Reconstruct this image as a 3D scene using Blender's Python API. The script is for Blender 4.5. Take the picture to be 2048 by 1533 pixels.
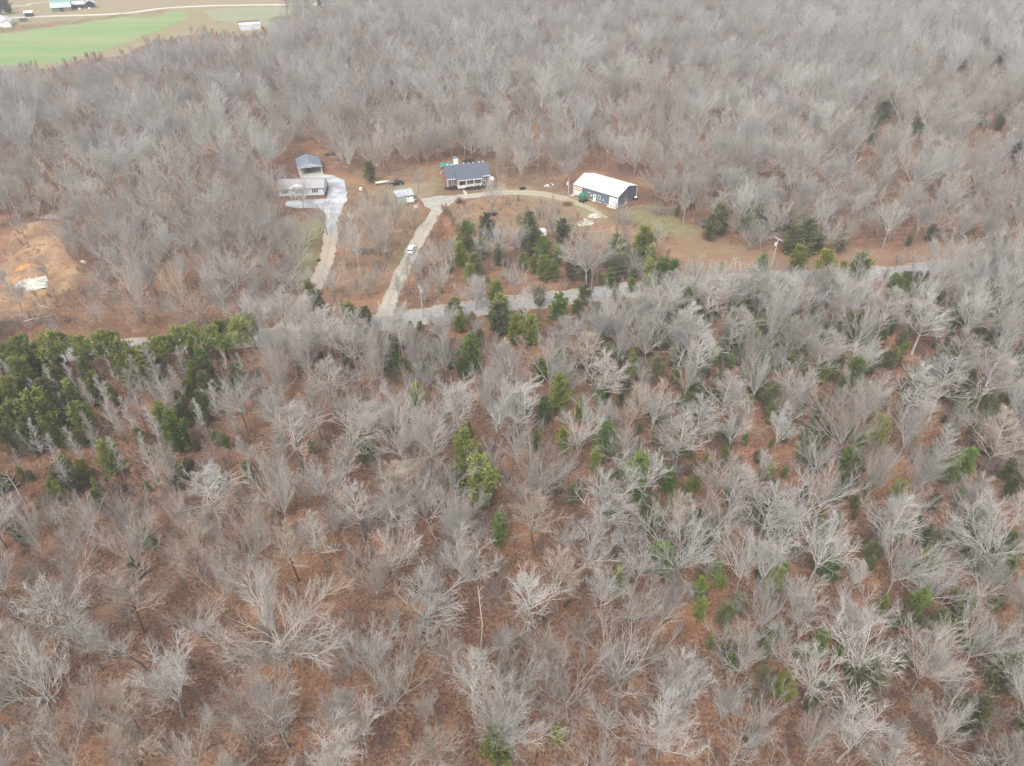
import bpy, math, random
import numpy as np
R = math.radians
rng = np.random.default_rng(11)
random.seed(5)
for o in list(bpy.data.objects): bpy.data.objects.remove(o)
S = bpy.context.scene
C = S.collection

# ------------------------------------------------------------------ camera, sky, sun, exposure
CAMH, F, TH = 100.0, 1440.0, R(37.4)
CT, ST = math.cos(TH), math.sin(TH)
cd = bpy.data.cameras.new('camera'); cam = bpy.data.objects.new('camera', cd); C.objects.link(cam)
cam.location = (0, 0, CAMH); cam.rotation_euler = (R(90) - TH, 0, 0)
cd.sensor_width = 36; cd.lens = 36 * F / 2048; cd.clip_end = 12000; cd.clip_start = 0.5
S.camera = cam
W = bpy.data.worlds.new('World'); S.world = W; W.use_nodes = True
wn = W.node_tree.nodes; wl = W.node_tree.links
sky = wn.new('ShaderNodeTexSky'); sky.sky_type = 'NISHITA'; sky.sun_disc = False
SUN_EL, SUN_AZ = R(52), R(205)
sky.sun_elevation = SUN_EL; sky.sun_rotation = SUN_AZ
sky.air_density = 1.0; sky.dust_density = 4.0; sky.ozone_density = 1.0
hs = wn.new('ShaderNodeHueSaturation'); hs.inputs['Saturation'].default_value = 0.15   # overcast: a grey sky
wl.new(sky.outputs[0], hs.inputs['Color']); wl.new(hs.outputs[0], wn['Background'].inputs['Color'])
wn['Background'].inputs['Strength'].default_value = 0.15
sd = bpy.data.lights.new('sun', 'SUN'); sun = bpy.data.objects.new('sun', sd); C.objects.link(sun)
sd.energy = 1.2; sd.angle = R(35); sd.color = (1, 0.965, 0.915)
sun.rotation_euler = (R(90) - SUN_EL, 0, R(180) - SUN_AZ + 0)
sun.location = (0, 0, 300)
S.view_settings.view_transform = 'Standard'; S.view_settings.look = 'None'
S.view_settings.gamma = 1; S.view_settings.use_curve_mapping = False
S.view_settings.exposure = 0.93
cy_ = S.cycles
cy_.max_bounces = 5; cy_.diffuse_bounces = 2; cy_.glossy_bounces = 2; cy_.transmission_bounces = 2
cy_.volume_bounces = 2; cy_.transparent_max_bounces = 4; cy_.use_denoising = True; cy_.denoiser = 'OPENIMAGEDENOISE'; cy_.denoising_input_passes = 'RGB_ALBEDO_NORMAL'; cy_.denoising_prefilter = 'NONE'; cy_.use_adaptive_sampling = False
cy_.caustics_reflective = False; cy_.caustics_refractive = False

# ------------------------------------------------------------------ pixel <-> ground
def G(px, py, z=0.0):
    u = (px - 1024) / F; v = (766.5 - py) / F
    t = (CAMH - z) / (ST - v * CT)
    return np.array([u * t, (CT + v * ST) * t, z])
def PJ(x, y, z):
    x = np.asarray(x, float); y = np.asarray(y, float); zz = np.asarray(z, float) - CAMH
    t = y * CT - zz * ST
    v = (y * ST + zz * CT) / t
    return 1024 + F * x / t, 766.5 - F * v, t
def GP(poly): return np.array([G(a, b)[:2] for a, b in poly])
def inpoly(poly, X, Y):
    poly = np.asarray(poly, float); c = np.zeros(np.shape(X), bool); n = len(poly); j = n - 1
    for i in range(n):
        xi, yi = poly[i]; xj, yj = poly[j]
        m = ((yi > Y) != (yj > Y)) & (X < (xj - xi) * (Y - yi) / (yj - yi + 1e-12) + xi)
        c ^= m; j = i
    return c
def vnoise(X, Y, sc, seed=0):          # smooth value noise 0..1
    r = np.random.default_rng(seed); T = r.random((256, 256))
    x = np.asarray(X) / sc + 1000.3; y = np.asarray(Y) / sc + 1000.7
    xi = np.floor(x).astype(int); yi = np.floor(y).astype(int); fx = x - xi; fy = y - yi
    fx = fx * fx * (3 - 2 * fx); fy = fy * fy * (3 - 2 * fy)
    a = T[xi % 256, yi % 256]; b = T[(xi + 1) % 256, yi % 256]; c = T[xi % 256, (yi + 1) % 256]; d = T[(xi + 1) % 256, (yi + 1) % 256]
    return a * (1 - fx) * (1 - fy) + b * fx * (1 - fy) + c * (1 - fx) * fy + d * fx * fy
def spline(pts, step):
    P = np.array(pts, float); P = np.vstack([2 * P[0] - P[1], P, 2 * P[-1] - P[-2]]); out = []
    for i in range(1, len(P) - 2):
        p0, p1, p2, p3 = P[i - 1], P[i], P[i + 1], P[i + 2]
        n = max(2, int(np.linalg.norm(p2 - p1) / step))
        for k in range(n):
            t = k / n
            out.append(0.5 * (2 * p1 + (p2 - p0) * t + (2 * p0 - 5 * p1 + 4 * p2 - p3) * t * t + (3 * p1 - p0 - 3 * p2 + p3) * t ** 3))
    out.append(P[-2]); return np.array(out)

# ------------------------------------------------------------------ materials
def mat(name, col, col2=None, scale=3.0, rough=0.85, metal=0.0, detail=4, bump=0.0, objrand=0.0, spec=0.3, lo=0.35, hi=0.65):
    m = bpy.data.materials.new(name); m.use_nodes = True; n = m.node_tree.nodes; l = m.node_tree.links
    b = n['Principled BSDF']; b.inputs['Roughness'].default_value = rough; b.inputs['Metallic'].default_value = metal
    b.inputs['Specular IOR Level'].default_value = spec
    if col2 is None: col2 = tuple(c * 0.82 for c in col)
    tc = n.new('ShaderNodeTexCoord'); nz = n.new('ShaderNodeTexNoise'); nz.inputs['Scale'].default_value = scale; nz.inputs['Detail'].default_value = detail
    l.new(tc.outputs['Object'], nz.inputs['Vector'])
    rp = n.new('ShaderNodeMapRange'); rp.inputs[1].default_value = lo; rp.inputs[2].default_value = hi
    l.new(nz.outputs['Fac'], rp.inputs[0])
    mx = n.new('ShaderNodeMix'); mx.data_type = 'RGBA'; mx.inputs[6].default_value = (*col, 1); mx.inputs[7].default_value = (*col2, 1)
    l.new(rp.outputs[0], mx.inputs[0]); out = mx.outputs[2]
    if objrand:
        oi = n.new('ShaderNodeObjectInfo'); mr = n.new('ShaderNodeMapRange')
        mr.inputs[3].default_value = 1 - objrand; mr.inputs[4].default_value = 1 + objrand
        l.new(oi.outputs['Random'], mr.inputs[0])
        h = n.new('ShaderNodeHueSaturation'); l.new(mr.outputs[0], h.inputs['Value']); l.new(out, h.inputs['Color']); out = h.outputs[0]
    l.new(out, b.inputs['Base Color'])
    if bump:
        bp = n.new('ShaderNodeBump'); bp.inputs['Strength'].default_value = bump; bp.inputs['Distance'].default_value = 0.1
        l.new(nz.outputs['Fac'], bp.inputs['Height']); l.new(bp.outputs[0], b.inputs['Normal'])
    return m

# ------------------------------------------------------------------ mesh helpers
def mesh_np(name, V, Fq, mats, midx=None, smooth=False, quads=True):
    me = bpy.data.meshes.new(name); V = np.asarray(V, np.float32); Fq = np.asarray(Fq, np.int32); k = Fq.shape[1]
    me.vertices.add(len(V)); me.vertices.foreach_set('co', V.ravel())
    me.loops.add(Fq.size); me.loops.foreach_set('vertex_index', Fq.ravel())
    me.polygons.add(len(Fq)); me.polygons.foreach_set('loop_start', np.arange(0, Fq.size, k, dtype=np.int32))
    try: me.polygons.foreach_set('loop_total', np.full(len(Fq), k, np.int32))
    except Exception: pass
    if midx is not None: me.polygons.foreach_set('material_index', np.asarray(midx, np.int32))
    if smooth: me.polygons.foreach_set('use_smooth', np.ones(len(Fq), bool))
    for m in (mats if isinstance(mats, (list, tuple)) else [mats]): me.materials.append(m)
    me.update(calc_edges=True); me.validate()
    return me
def link(name, me, parent=None, loc=None):
    o = bpy.data.objects.new(name, me); C.objects.link(o)
    if parent is not None: o.parent = parent
    if loc is not None: o.location = loc
    return o
def tag(o, label, cat, group=None, kind=None):
    if label: o['label'] = label
    if cat: o['category'] = cat
    if group: o['group'] = group
    if kind: o['kind'] = kind
    return o
def thing(name, label, cat, loc, rz=0, group=None):
    o = bpy.data.objects.new(name, None); C.objects.link(o); o.empty_display_size = 0.3
    o.location = tuple(loc); o.rotation_euler = (0, 0, rz)
    return tag(o, label, cat, group)
class MB:
    def __init__(s): s.v = []; s.f = []
    def add(s, vs, fs):
        b = len(s.v); s.v += [tuple(map(float, q)) for q in vs]; s.f += [tuple(b + i for i in q) for q in fs]; return s
    def box(s, x0, x1, y0, y1, z0, z1):
        return s.add([(x0,y0,z0),(x1,y0,z0),(x1,y1,z0),(x0,y1,z0),(x0,y0,z1),(x1,y0,z1),(x1,y1,z1),(x0,y1,z1)],
                     [(3,2,1,0),(4,5,6,7),(0,1,5,4),(1,2,6,5),(2,3,7,6),(3,0,4,7)])
    def prism(s, prof, a0, a1, axis='y'):       # profile in (x,z) swept along y, or in (y,z) along x
        n = len(prof)
        mk = (lambda p, a: (p[0], a, p[1])) if axis == 'y' else (lambda p, a: (a, p[0], p[1]))
        vs = [mk(p, a0) for p in prof] + [mk(p, a1) for p in prof]
        fs = [tuple(range(n)), tuple(range(2 * n - 1, n - 1, -1))] + [(i, i + n, (i + 1) % n + n, (i + 1) % n) for i in range(n)]
        return s.add(vs, fs)
    def tube(s, p0, p1, r0, r1=None, k=8):
        r1 = r0 if r1 is None else r1
        p0 = np.array(p0, float); p1 = np.array(p1, float); d = p1 - p0; d = d / (np.linalg.norm(d) + 1e-9)
        ref = np.array([0, 0, 1.]) if abs(d[2]) < 0.9 else np.array([1., 0, 0])
        u = np.cross(d, ref); u /= np.linalg.norm(u); w = np.cross(d, u); vs = []
        for p, r in ((p0, r0), (p1, r1)):
            for i in range(k):
                a = 2 * math.pi * i / k; vs.append(p + r * (math.cos(a) * u + math.sin(a) * w))
        return s.add(vs, [(i, (i + 1) % k, (i + 1) % k + k, i + k) for i in range(k)] + [tuple(range(k - 1, -1, -1)), tuple(range(k, 2 * k))])
    def build(s, name, m, parent=None, loc=None, smooth=False):
        me = bpy.data.meshes.new(name); me.from_pydata(s.v, [], s.f); me.materials.append(m)
        import bmesh
        bm = bmesh.new(); bm.from_mesh(me); bmesh.ops.recalc_face_normals(bm, faces=bm.faces); bm.to_mesh(me); bm.free()
        if smooth: me.polygons.foreach_set('use_smooth', np.ones(len(me.polygons), bool))
        return link(name, me, parent, loc)

# ------------------------------------------------------------------ layout lines and areas (photo pixels, turned to ground metres)
ROAD = [(-420,735),(-150,730),(0,722),(130,706),(270,695),(400,686),(530,674),(640,664),(740,651),(850,632),(1000,611),(1100,599),(1260,581),(1420,565),(1580,556),(1740,549),(1850,540),(2000,522),(2200,494),(2500,470)]
LDRIVE = [(668,405),(664,440),(661,480),(652,520),(640,555),(622,585),(600,615),(575,645),(545,672)]
RDRIVE = [(762,648),(775,615),(797,560),(818,515),(840,475),(862,440),(884,412),(912,397),(950,391),(1000,386),(1060,386),(1110,393),(1150,406),(1188,421),(1215,436)]
SDRIVE = [(1302,512),(1314,530),(1335,552),(1380,566)]
road_c = spline(GP(ROAD), 2.0); ld_c = spline(GP(LDRIVE), 1.2); rd_c = spline(GP(RDRIVE), 1.2); sd_c = spline(GP(SDRIVE), 1.2)
PAD = [(602,353),(643,348),(668,352),(688,360),(694,378),(693,398),(686,418),(678,432),(656,434),(648,424),(636,417),(612,416),(590,417),(572,412),(574,402),(600,401),(652,398),(657,380),(655,362),(640,358),(604,360)]
def dist_to(pts, X, Y):
    d = np.full(np.shape(X), 1e9)
    for p in pts[::2]: d = np.minimum(d, (X - p[0]) ** 2 + (Y - p[1]) ** 2)
    return np.sqrt(d)

# ground grid: 2 m cells in view, coarser out to the horizon
core_x = np.arange(-330, 331, 2.0); core_y = np.arange(30, 451, 2.0)
def ext(c, lo, hi):
    a = [c[0]]; s = 2.0
    while a[-1] > lo: s *= 1.12; a.append(a[-1] - s)
    b = [c[-1]]; s = 2.0
    while b[-1] < hi: s *= 1.12; b.append(b[-1] + s)
    return np.concatenate([np.array(a[:0:-1]), c, np.array(b[1:])])
gx = ext(core_x, -5000, 5000); gy = ext(core_y, -2500, 7000)
GX, GY = np.meshgrid(gx, gy, indexing='ij')
def blur(A, n):
    for _ in range(n):
        A = A.copy(); A[1:-1] = (A[:-2] + 2 * A[1:-1] + A[2:]) / 4; A[:, 1:-1] = (A[:, :-2] + 2 * A[:, 1:-1] + A[:, 2:]) / 4
    return A
wob = (vnoise(GX, GY, 7, 1) - .5) * 7; wob2 = (vnoise(GX, GY, 7, 2) - .5) * 7
def area(polys, soft=2):
    A = np.zeros(GX.shape)
    for p, w in polys: A = np.maximum(A, inpoly(GP(p), GX + wob, GY + wob2) * w)
    return blur(A, soft)
DIRT = area([([(70,452),(118,456),(128,490),(110,520),(150,555),(140,585),(95,615),(40,628),(-80,670),(-260,650),(-100,560),(10,540),(60,500)], 1), ([(-260,460),(40,450),(120,452),(165,545),(160,590),(95,630),(20,650),(-260,690)], .42),
             ([(905,405),(980,398),(1060,400),(1040,430),(980,445),(905,440)], .55), ([(1100,410),(1170,425),(1200,450),(1180,470),(1130,440)], .5),
             ([(1190,440),(1240,450),(1300,470),(1345,500),(1375,520),(1330,520),(1270,490),(1200,465)], .9),
             ([(1120,405),(1150,408),(1140,425),(1115,420)], .55),
             ([(2010,30),(2120,24),(2120,48),(2015,42)], .8), ([(905,398),(1000,388),(1000,395),(920,404)], .7)], 2)
GRASS = area([([(572,452),(650,436),(655,470),(640,520),(622,575),(598,570),(606,520),(585,480)], .75),
              ([(852,354),(902,344),(893,385),(925,390),(985,378),(990,386),(905,396),(872,394),(850,372)], .7),
              ([(1130,398),(1190,412),(1240,428),(1300,402),(1345,438),(1400,468),(1345,470),(1270,445),(1215,432),(1150,418)], .68),
              ([(1300,400),(1340,395),(1350,415),(1310,420)], .5), ([(1230,415),(1320,410),(1440,470),(1500,520),(1400,530),(1330,480)], .36), ([(-400,60),(400,10),(640,8),(545,66),(380,66),(60,134),(-400,150)], .42), ([(585,440),(655,432),(650,500),(625,580),(590,590),(560,470)], .62),
              ([(1350,545),(1450,545),(1440,560),(1370,562)], .9), ([(1450,545),(1700,535),(1850,525),(1850,540),(1600,552),(1450,560)], .3),
              ([(790,500),(815,485),(800,530),(780,560)], .6), ([(545,388),(560,384),(560,410),(545,410)], .4), ([(1340,510),(1420,530),(1400,550),(1340,535)], .45)], 2)
STRAW = area([([(700,420),(790,400),(860,420),(830,460),(740,430)], .5), ([(745,378),(800,375),(860,360),(880,380),(850,400),(790,405)], .8),
              ([(1000,380),(1110,384),(1190,405),(1240,430),(1190,430),(1100,402),(1000,394)], .8),
              ([(-200,12),(300,5),(900,4),(900,12),(560,16),(530,62),(470,48),(400,20),(330,18),(200,36),(-200,75)], 1),
              ([(-400,72),(0,66),(210,40),(330,24),(420,20),(440,48),(330,60),(200,110),(90,140),(-400,150)], .9), ([(-400,-8),(1000,-8),(900,8),(-400,30)], .95), ([(190,112),(280,76),(340,52),(372,38),(398,22),(430,40),(470,48),(550,60),(485,72),(400,68),(300,86),(200,122)], .95), ([(700,330),(1000,318),(1140,345),(1130,388),(900,388),(700,400)], .38), ([(900,402),(1100,396),(1250,440),(1310,500),(1150,480),(1000,470),(900,450)], .5), ([(690,410),(860,420),(800,560),(740,640),(640,630)], .4), ([(545,365),(700,345),(720,440),(560,450)], .35)], 1)
SEDGE = area([([(692,440),(760,440),(770,490),(700,505)], 1), ([(640,572),(770,556),(762,622),(630,622)], 1), ([(700,505),(790,500),(775,556),(650,570)], .5),
              ([(110,620),(300,600),(520,600),(520,640),(150,668)], .55), ([(860,560),(960,540),(1150,560),(1140,585),(980,600),(870,620)], .5)], 2)
LAWN = area([([(1335,435),(1400,468),(1480,500),(1560,512),(1700,504),(1860,494),(2000,486),(1860,532),(1600,548),(1400,548),(1340,505)], 1)], 2)
OPEN = np.clip(DIRT + GRASS + STRAW + LAWN + SEDGE, 0, 1)
near_road = np.minimum(np.minimum(dist_to(road_c, GX, GY), dist_to(ld_c, GX, GY)), dist_to(rd_c, GX, GY))
pad_open = area([([(540,300),(720,290),(1000,300),(1310,330),(1310,440),(700,450),(540,440)], 1)], 3)
ROUGH = np.clip((near_road - 5) / 6, 0, 1) * (1 - np.clip(pad_open + STRAW + LAWN, 0, 1))
HG = ROUGH * ((vnoise(GX, GY, 14, 5) - .5) * 1.0 + (vnoise(GX, GY, 4, 6) - .5) * .35)
def bump_at(px, py, r, h):
    c = G(px, py)[:2]; return h * np.exp(-((GX - c[0]) ** 2 + (GY - c[1]) ** 2) / (r * r))
for (px, py, r, h) in [(60,470,8,1.8),(105,470,7,2.6),(132,490,6,3.0),(148,515,6,2.6),(155,540,5,1.5),(20,480,8,1.2),(60,545,3.2,1.0),(38,560,3,-.5),(30,640,9,1.0)]:
    HG = HG + bump_at(px, py, r, h)
def hz(x, y):
    i = np.clip(np.searchsorted(gx, x) - 1, 0, len(gx) - 2); j = np.clip(np.searchsorted(gy, y) - 1, 0, len(gy) - 2)
    fx = (x - gx[i]) / (gx[i + 1] - gx[i]); fy = (y - gy[j]) / (gy[j + 1] - gy[j])
    return HG[i, j] * (1 - fx) * (1 - fy) + HG[i + 1, j] * fx * (1 - fy) + HG[i, j + 1] * (1 - fx) * fy + HG[i + 1, j + 1] * fx * fy

# ------------------------------------------------------------------ ground
def ground_material():
    m = bpy.data.materials.new('leaf_litter_ground'); m.use_nodes = True; n = m.node_tree.nodes; l = m.node_tree.links
    b = n['Principled BSDF']; b.inputs['Roughness'].default_value = 0.95; b.inputs['Specular IOR Level'].default_value = 0.1
    tc = n.new('ShaderNodeTexCoord')
    def noise(sc, det=3, rough=.6):
        q = n.new('ShaderNodeTexNoise'); q.inputs['Scale'].default_value = sc; q.inputs['Detail'].default_value = det; q.inputs['Roughness'].default_value = rough
        l.new(tc.outputs['Object'], q.inputs['Vector']); return q.outputs['Fac']
    def rng_(x, a, c):
        q = n.new('ShaderNodeMapRange'); q.inputs[1].default_value = a; q.inputs[2].default_value = c; l.new(x, q.inputs[0]); return q.outputs[0]
    def mix(fac, a, c):
        q = n.new('ShaderNodeMix'); q.data_type = 'RGBA'
        if isinstance(fac, float): q.inputs[0].default_value = fac
        else: l.new(fac, q.inputs[0])
        for k, v in ((6, a), (7, c)):
            if isinstance(v, tuple): q.inputs[k].default_value = (*v, 1)
            else: l.new(v, q.inputs[k])
        return q.outputs[2]
    def attr(nm):
        q = n.new('ShaderNodeAttribute'); q.attribute_name = nm; return q.outputs['Fac']
    def math_(op, a, c):
        q = n.new('ShaderNodeMath'); q.operation = op
        for k, v in ((0, a), (1, c)):
            if isinstance(v, (int, float)): q.inputs[k].default_value = v
            else: l.new(v, q.inputs[k])
        return q.outputs[0]
    leaf = noise(2.2, 4, .75); mid = noise(.35, 4); big = noise(.045, 3)
    lit = mix(rng_(leaf, .38, .62), (.062, .036, .025), (.27, .158, .102))
    lit = mix(rng_(mid, .42, .68), lit, mix(rng_(leaf, .35, .65), (.085, .046, .033), (.18, .099, .066)))
    lit = mix(rng_(noise(.16, 3), .55, .72), lit, mix(rng_(leaf, .35, .65), (.19, .10, .058), (.40, .225, .13)))
    lit = mix(rng_(big, .5, .72), lit, mix(rng_(leaf, .35, .65), (.17, .085, .048), (.40, .215, .12)))
    vor = n.new('ShaderNodeTexVoronoi'); vor.inputs['Scale'].default_value = 1.7; l.new(tc.outputs['Object'], vor.inputs['Vector'])
    lit = mix(math_('MULTIPLY', rng_(vor.outputs['Distance'], .25, .05), .35), lit, (.42, .27, .18))
    fine = noise(1.1, 5, .7)
    def over(base, at, col, edge=.22):
        f = rng_(math_('ADD', math_('ADD', attr(at), math_('MULTIPLY', math_('SUBTRACT', fine, .5), .9)), math_('MULTIPLY', math_('SUBTRACT', mid, .5), 1.0)), .5 - edge, .5 + edge)
        return mix(f, base, col)
    lawn = mix(rng_(leaf, .42, .58), (.15, .098, .062), (.30, .175, .112)); lawn = mix(rng_(mid, .5, .75), lawn, (.215, .17, .095))
    straw = mix(rng_(mid, .35, .65), (.25, .195, .12), (.20, .185, .105)); straw = mix(rng_(leaf, .4, .7), straw, (.31, .24, .155))
    sedge = mix(rng_(leaf, .35, .65), (.18, .095, .055), (.31, .175, .10)); sedge = mix(rng_(mid, .48, .68), sedge, (.17, .125, .09))
    grass = mix(rng_(mid, .35, .65), (.135, .15, .06), (.19, .175, .085)); grass = mix(rng_(leaf, .45, .7), grass, (.29, .25, .14))
    dirt = mix(rng_(mid, .35, .62), (.37, .25, .15), (.32, .19, .108)); dirt = mix(rng_(leaf, .5, .7), dirt, (.22, .15, .10)); dirt = mix(rng_(noise(.16, 5), .46, .6), dirt, (.225, .14, .09)); dirt = mix(rng_(noise(.5, 5), .54, .66), dirt, (.15, .105, .075))
    c = over(lit, 'lawn', lawn); c = over(c, 'straw', straw); c = over(c, 'sedge', sedge); c = over(c, 'grass', grass); c = over(c, 'dirt', dirt)
    l.new(c, b.inputs['Base Color'])
    bp = n.new('ShaderNodeBump'); bp.inputs['Strength'].default_value = .6; bp.inputs['Distance'].default_value = .15; l.new(leaf, bp.inputs['Height']); l.new(bp.outputs[0], b.inputs['Normal'])
    return m
nx, ny = GX.shape
idx = np.arange(nx * ny).reshape(nx, ny)
Fg = np.stack([idx[:-1, :-1], idx[1:, :-1], idx[1:, 1:], idx[:-1, 1:]], -1).reshape(-1, 4)
gme = mesh_np('ground', np.stack([GX, GY, HG], -1).reshape(-1, 3), Fg, ground_material(), smooth=True)
for nm, A in (('dirt', DIRT), ('grass', GRASS), ('straw', STRAW), ('sedge', SEDGE), ('lawn', LAWN)):
    a = gme.attributes.new(nm, 'FLOAT', 'POINT'); a.data.foreach_set('value', A.ravel().astype(np.float32))
tag(link('ground', gme), 'brown leaf covered ground of the woods and clearings', None, kind='structure')

# strips and sheets lying on the ground
def strip(name, cl, w, z, m, label, taper=0.0, jag=.35, across=7):
    d = np.gradient(cl, axis=0); d /= np.linalg.norm(d, axis=1)[:, None] + 1e-9; nrm = np.stack([-d[:, 1], d[:, 0]], 1)
    n = len(cl); u = np.linspace(-1, 1, across); V = np.zeros((n, across, 3))
    jl = (vnoise(cl[:, 0], cl[:, 1], 1.7, 21) - .5) * 2 * jag; jr = (vnoise(cl[:, 0], cl[:, 1], 1.7, 22) - .5) * 2 * jag
    for k, uu in enumerate(u):
        ww = w / 2 * uu * (1 - taper * np.clip((np.linspace(0, 1, n) - .86) / .14, 0, 1)) + (jl if uu < 0 else jr) * abs(uu) ** 3
        V[:, k, :2] = cl + nrm * ww[:, None]; V[:, k, 2] = z
    I = np.arange(n * across).reshape(n, across)
    Fq = np.stack([I[:-1, :-1], I[:-1, 1:], I[1:, 1:], I[1:, :-1]], -1).reshape(-1, 4)[:, ::-1]
    me = mesh_np(name, V.reshape(-1, 3), Fq, m)
    a = me.attributes.new('across', 'FLOAT', 'POINT'); a.data.foreach_set('value', np.tile(u, n).astype(np.float32))
    a = me.attributes.new('along', 'FLOAT', 'POINT'); a.data.foreach_set('value', np.repeat(np.linspace(0, 1, n), across).astype(np.float32))
    o = link(name, me); tag(o, label, None, kind='structure'); return o
def track_mat(name, c_a, c_b, mid_c, tracks=True, split=.5):
    m = mat(name, c_a, tuple(x * .8 for x in c_a), scale=1.2, rough=.95); n = m.node_tree.nodes; l = m.node_tree.links
    b = n['Principled BSDF']; src = b.inputs['Base Color'].links[0].from_socket
    al = n.new('ShaderNodeAttribute'); al.attribute_name = 'along'; ac = n.new('ShaderNodeAttribute'); ac.attribute_name = 'across'
    nz = [q for q in n if q.bl_idname == 'ShaderNodeTexNoise'][0]
    ad = n.new('ShaderNodeMath'); ad.operation = 'MULTIPLY_ADD'; l.new(nz.outputs['Fac'], ad.inputs[0]); ad.inputs[1].default_value = .35; l.new(al.outputs['Fac'], ad.inputs[2])
    mr = n.new('ShaderNodeMapRange'); mr.inputs[1].default_value = split + .1; mr.inputs[2].default_value = split + .25; l.new(ad.outputs[0], mr.inputs[0])
    mx = n.new('ShaderNodeMix'); mx.data_type = 'RGBA'; l.new(mr.outputs[0], mx.inputs[0]); l.new(src, mx.inputs[6]); mx.inputs[7].default_value = (*c_b, 1)
    out = mx.outputs[2]
    ab = n.new('ShaderNodeMath'); ab.operation = 'ABSOLUTE'; l.new(ac.outputs['Fac'], ab.inputs[0])
    m2 = n.new('ShaderNodeMapRange'); m2.inputs[1].default_value = .28; m2.inputs[2].default_value = .08; m2.inputs[4].default_value = .65; l.new(ab.outputs[0], m2.inputs[0])
    m3 = n.new('ShaderNodeMapRange'); m3.inputs[1].default_value = .72; m3.inputs[2].default_value = 1.0; m3.inputs[4].default_value = .7; l.new(ab.outputs[0], m3.inputs[0])
    mx_ = n.new('ShaderNodeMath'); mx_.operation = 'MAXIMUM'; l.new(m2.outputs[0], mx_.inputs[0]); l.new(m3.outputs[0], mx_.inputs[1])
    mu = n.new('ShaderNodeMath'); mu.operation = 'MULTIPLY'; l.new(mx_.outputs[0], mu.inputs[0]); l.new(nz.outputs['Fac'], mu.inputs[1])
    my = n.new('ShaderNodeMix'); my.data_type = 'RGBA'; l.new(mu.outputs[0], my.inputs[0]); l.new(out, my.inputs[6]); my.inputs[7].default_value = (*mid_c, 1)
    l.new(my.outputs[2], b.inputs['Base Color']); return m
strip('shoulder', road_c, 8.2, .016, mat('road_shoulder', (.40,.34,.28), (.24,.18,.13), 1.0), 'gravelly shoulder along the paved road', jag=.9)
strip('road', road_c, 5.9, .03, mat('asphalt', (.31,.30,.29), (.25,.24,.232), .7), 'narrow grey paved road crossing the woods', jag=.12)
strip('driveway', ld_c, 4.3, .022, track_mat('left_gravel', (.42,.425,.43), (.38,.325,.25), (.25,.205,.145), split=.30), 'white then tan gravel driveway of the mobile home', jag=.5)
strip('driveway', rd_c, 4.2, .024, track_mat('right_gravel', (.40,.365,.305), (.34,.30,.215), (.24,.20,.13), split=.72), 'long tan gravel driveway curving up to the brick house', taper=.75, jag=.5)
strip('driveway', sd_c, 3.6, .02, track_mat('side_gravel', (.38,.36,.335), (.36,.33,.29), (.27,.23,.18)), 'short gravel track joining the road beside cedars', jag=.4)
def sheet(name, poly, z, m, label, step=.8, wobm=.5):
    P = GP(poly); Q = []
    for i in range(len(P)):
        a, b = P[i], P[(i + 1) % len(P)]; k = max(1, int(np.linalg.norm(b - a) / step))
        for t in range(k): Q.append(a + (b - a) * t / k)
    Q = np.array(Q); Q[:, 0] += (vnoise(Q[:, 0], Q[:, 1], step * 2.5, 31) - .5) * 2 * wobm; Q[:, 1] += (vnoise(Q[:, 0], Q[:, 1], step * 2.5, 32) - .5) * 2 * wobm
    mb = MB(); mb.add([(q[0], q[1], z) for q in Q], [tuple(range(len(Q)))])
    o = mb.build(name, m)
    if o.data.polygons[0].normal.z < 0: o.data.flip_normals()
    return tag(o, label, None, kind='structure')
sheet('gravel_pad', PAD, .028, mat('pale_gravel', (.46,.47,.485), (.31,.32,.335), .28, lo=.42, hi=.6), 'pale gravel yard around the mobile home')
sheet('gravel_pad', [(840,398),(880,392),(915,392),(905,402),(892,412),(880,425),(862,420),(850,412)], .03, mat('grey_gravel', (.37,.355,.33), (.28,.26,.22), .5), 'grey gravel turning area below the brick house')

def field_mat():
    m = mat('winter_wheat', (.15,.24,.085), (.18,.25,.10), .03, rough=1); n = m.node_tree.nodes; l = m.node_tree.links
    b = n['Principled BSDF']; src = b.inputs['Base Color'].links[0].from_socket
    tc = n.new('ShaderNodeTexCoord'); mp = n.new('ShaderNodeMapping'); mp.inputs['Rotation'].default_value = (0, 0, R(-20)); mp.inputs['Scale'].default_value = (.004, .05, 1)
    l.new(tc.outputs['Object'], mp.inputs['Vector']); nz = n.new('ShaderNodeTexNoise'); nz.inputs['Scale'].default_value = 1.6; nz.inputs['Detail'].default_value = 3; l.new(mp.outputs[0], nz.inputs['Vector'])
    mr = n.new('ShaderNodeMapRange'); mr.inputs[1].default_value = .42; mr.inputs[2].default_value = .62; l.new(nz.outputs['Fac'], mr.inputs[0])
    mx = n.new('ShaderNodeMix'); mx.data_type = 'RGBA'; l.new(mr.outputs[0], mx.inputs[0]); l.new(src, mx.inputs[6]); mx.inputs[7].default_value = (.22,.255,.12,1)
    l.new(mx.outputs[2], b.inputs['Base Color']); return m
sheet('field', [(-420,80),(-100,72),(0,64),(60,60),(150,48),(230,36),(330,24),(368,27),(372,40),(340,52),(280,75),(200,105),(110,128),(50,132),(-60,128),(-420,140)], .05, field_mat(), 'bright green crop field beyond the woods', 6, 2.5)
sheet('field', [(398,24),(450,17),(560,15),(640,14),(600,30),(545,62),(470,48),(430,40)], .05, mat('pasture', (.21,.23,.135), (.25,.235,.155), .05), 'pale green pasture beside the far lane', 6, 2.5)
far1 = spline(GP([(-300,52),(70,34),(200,30),(270,25),(330,17),(430,12),(570,10),(760,9)]), 5)
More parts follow.
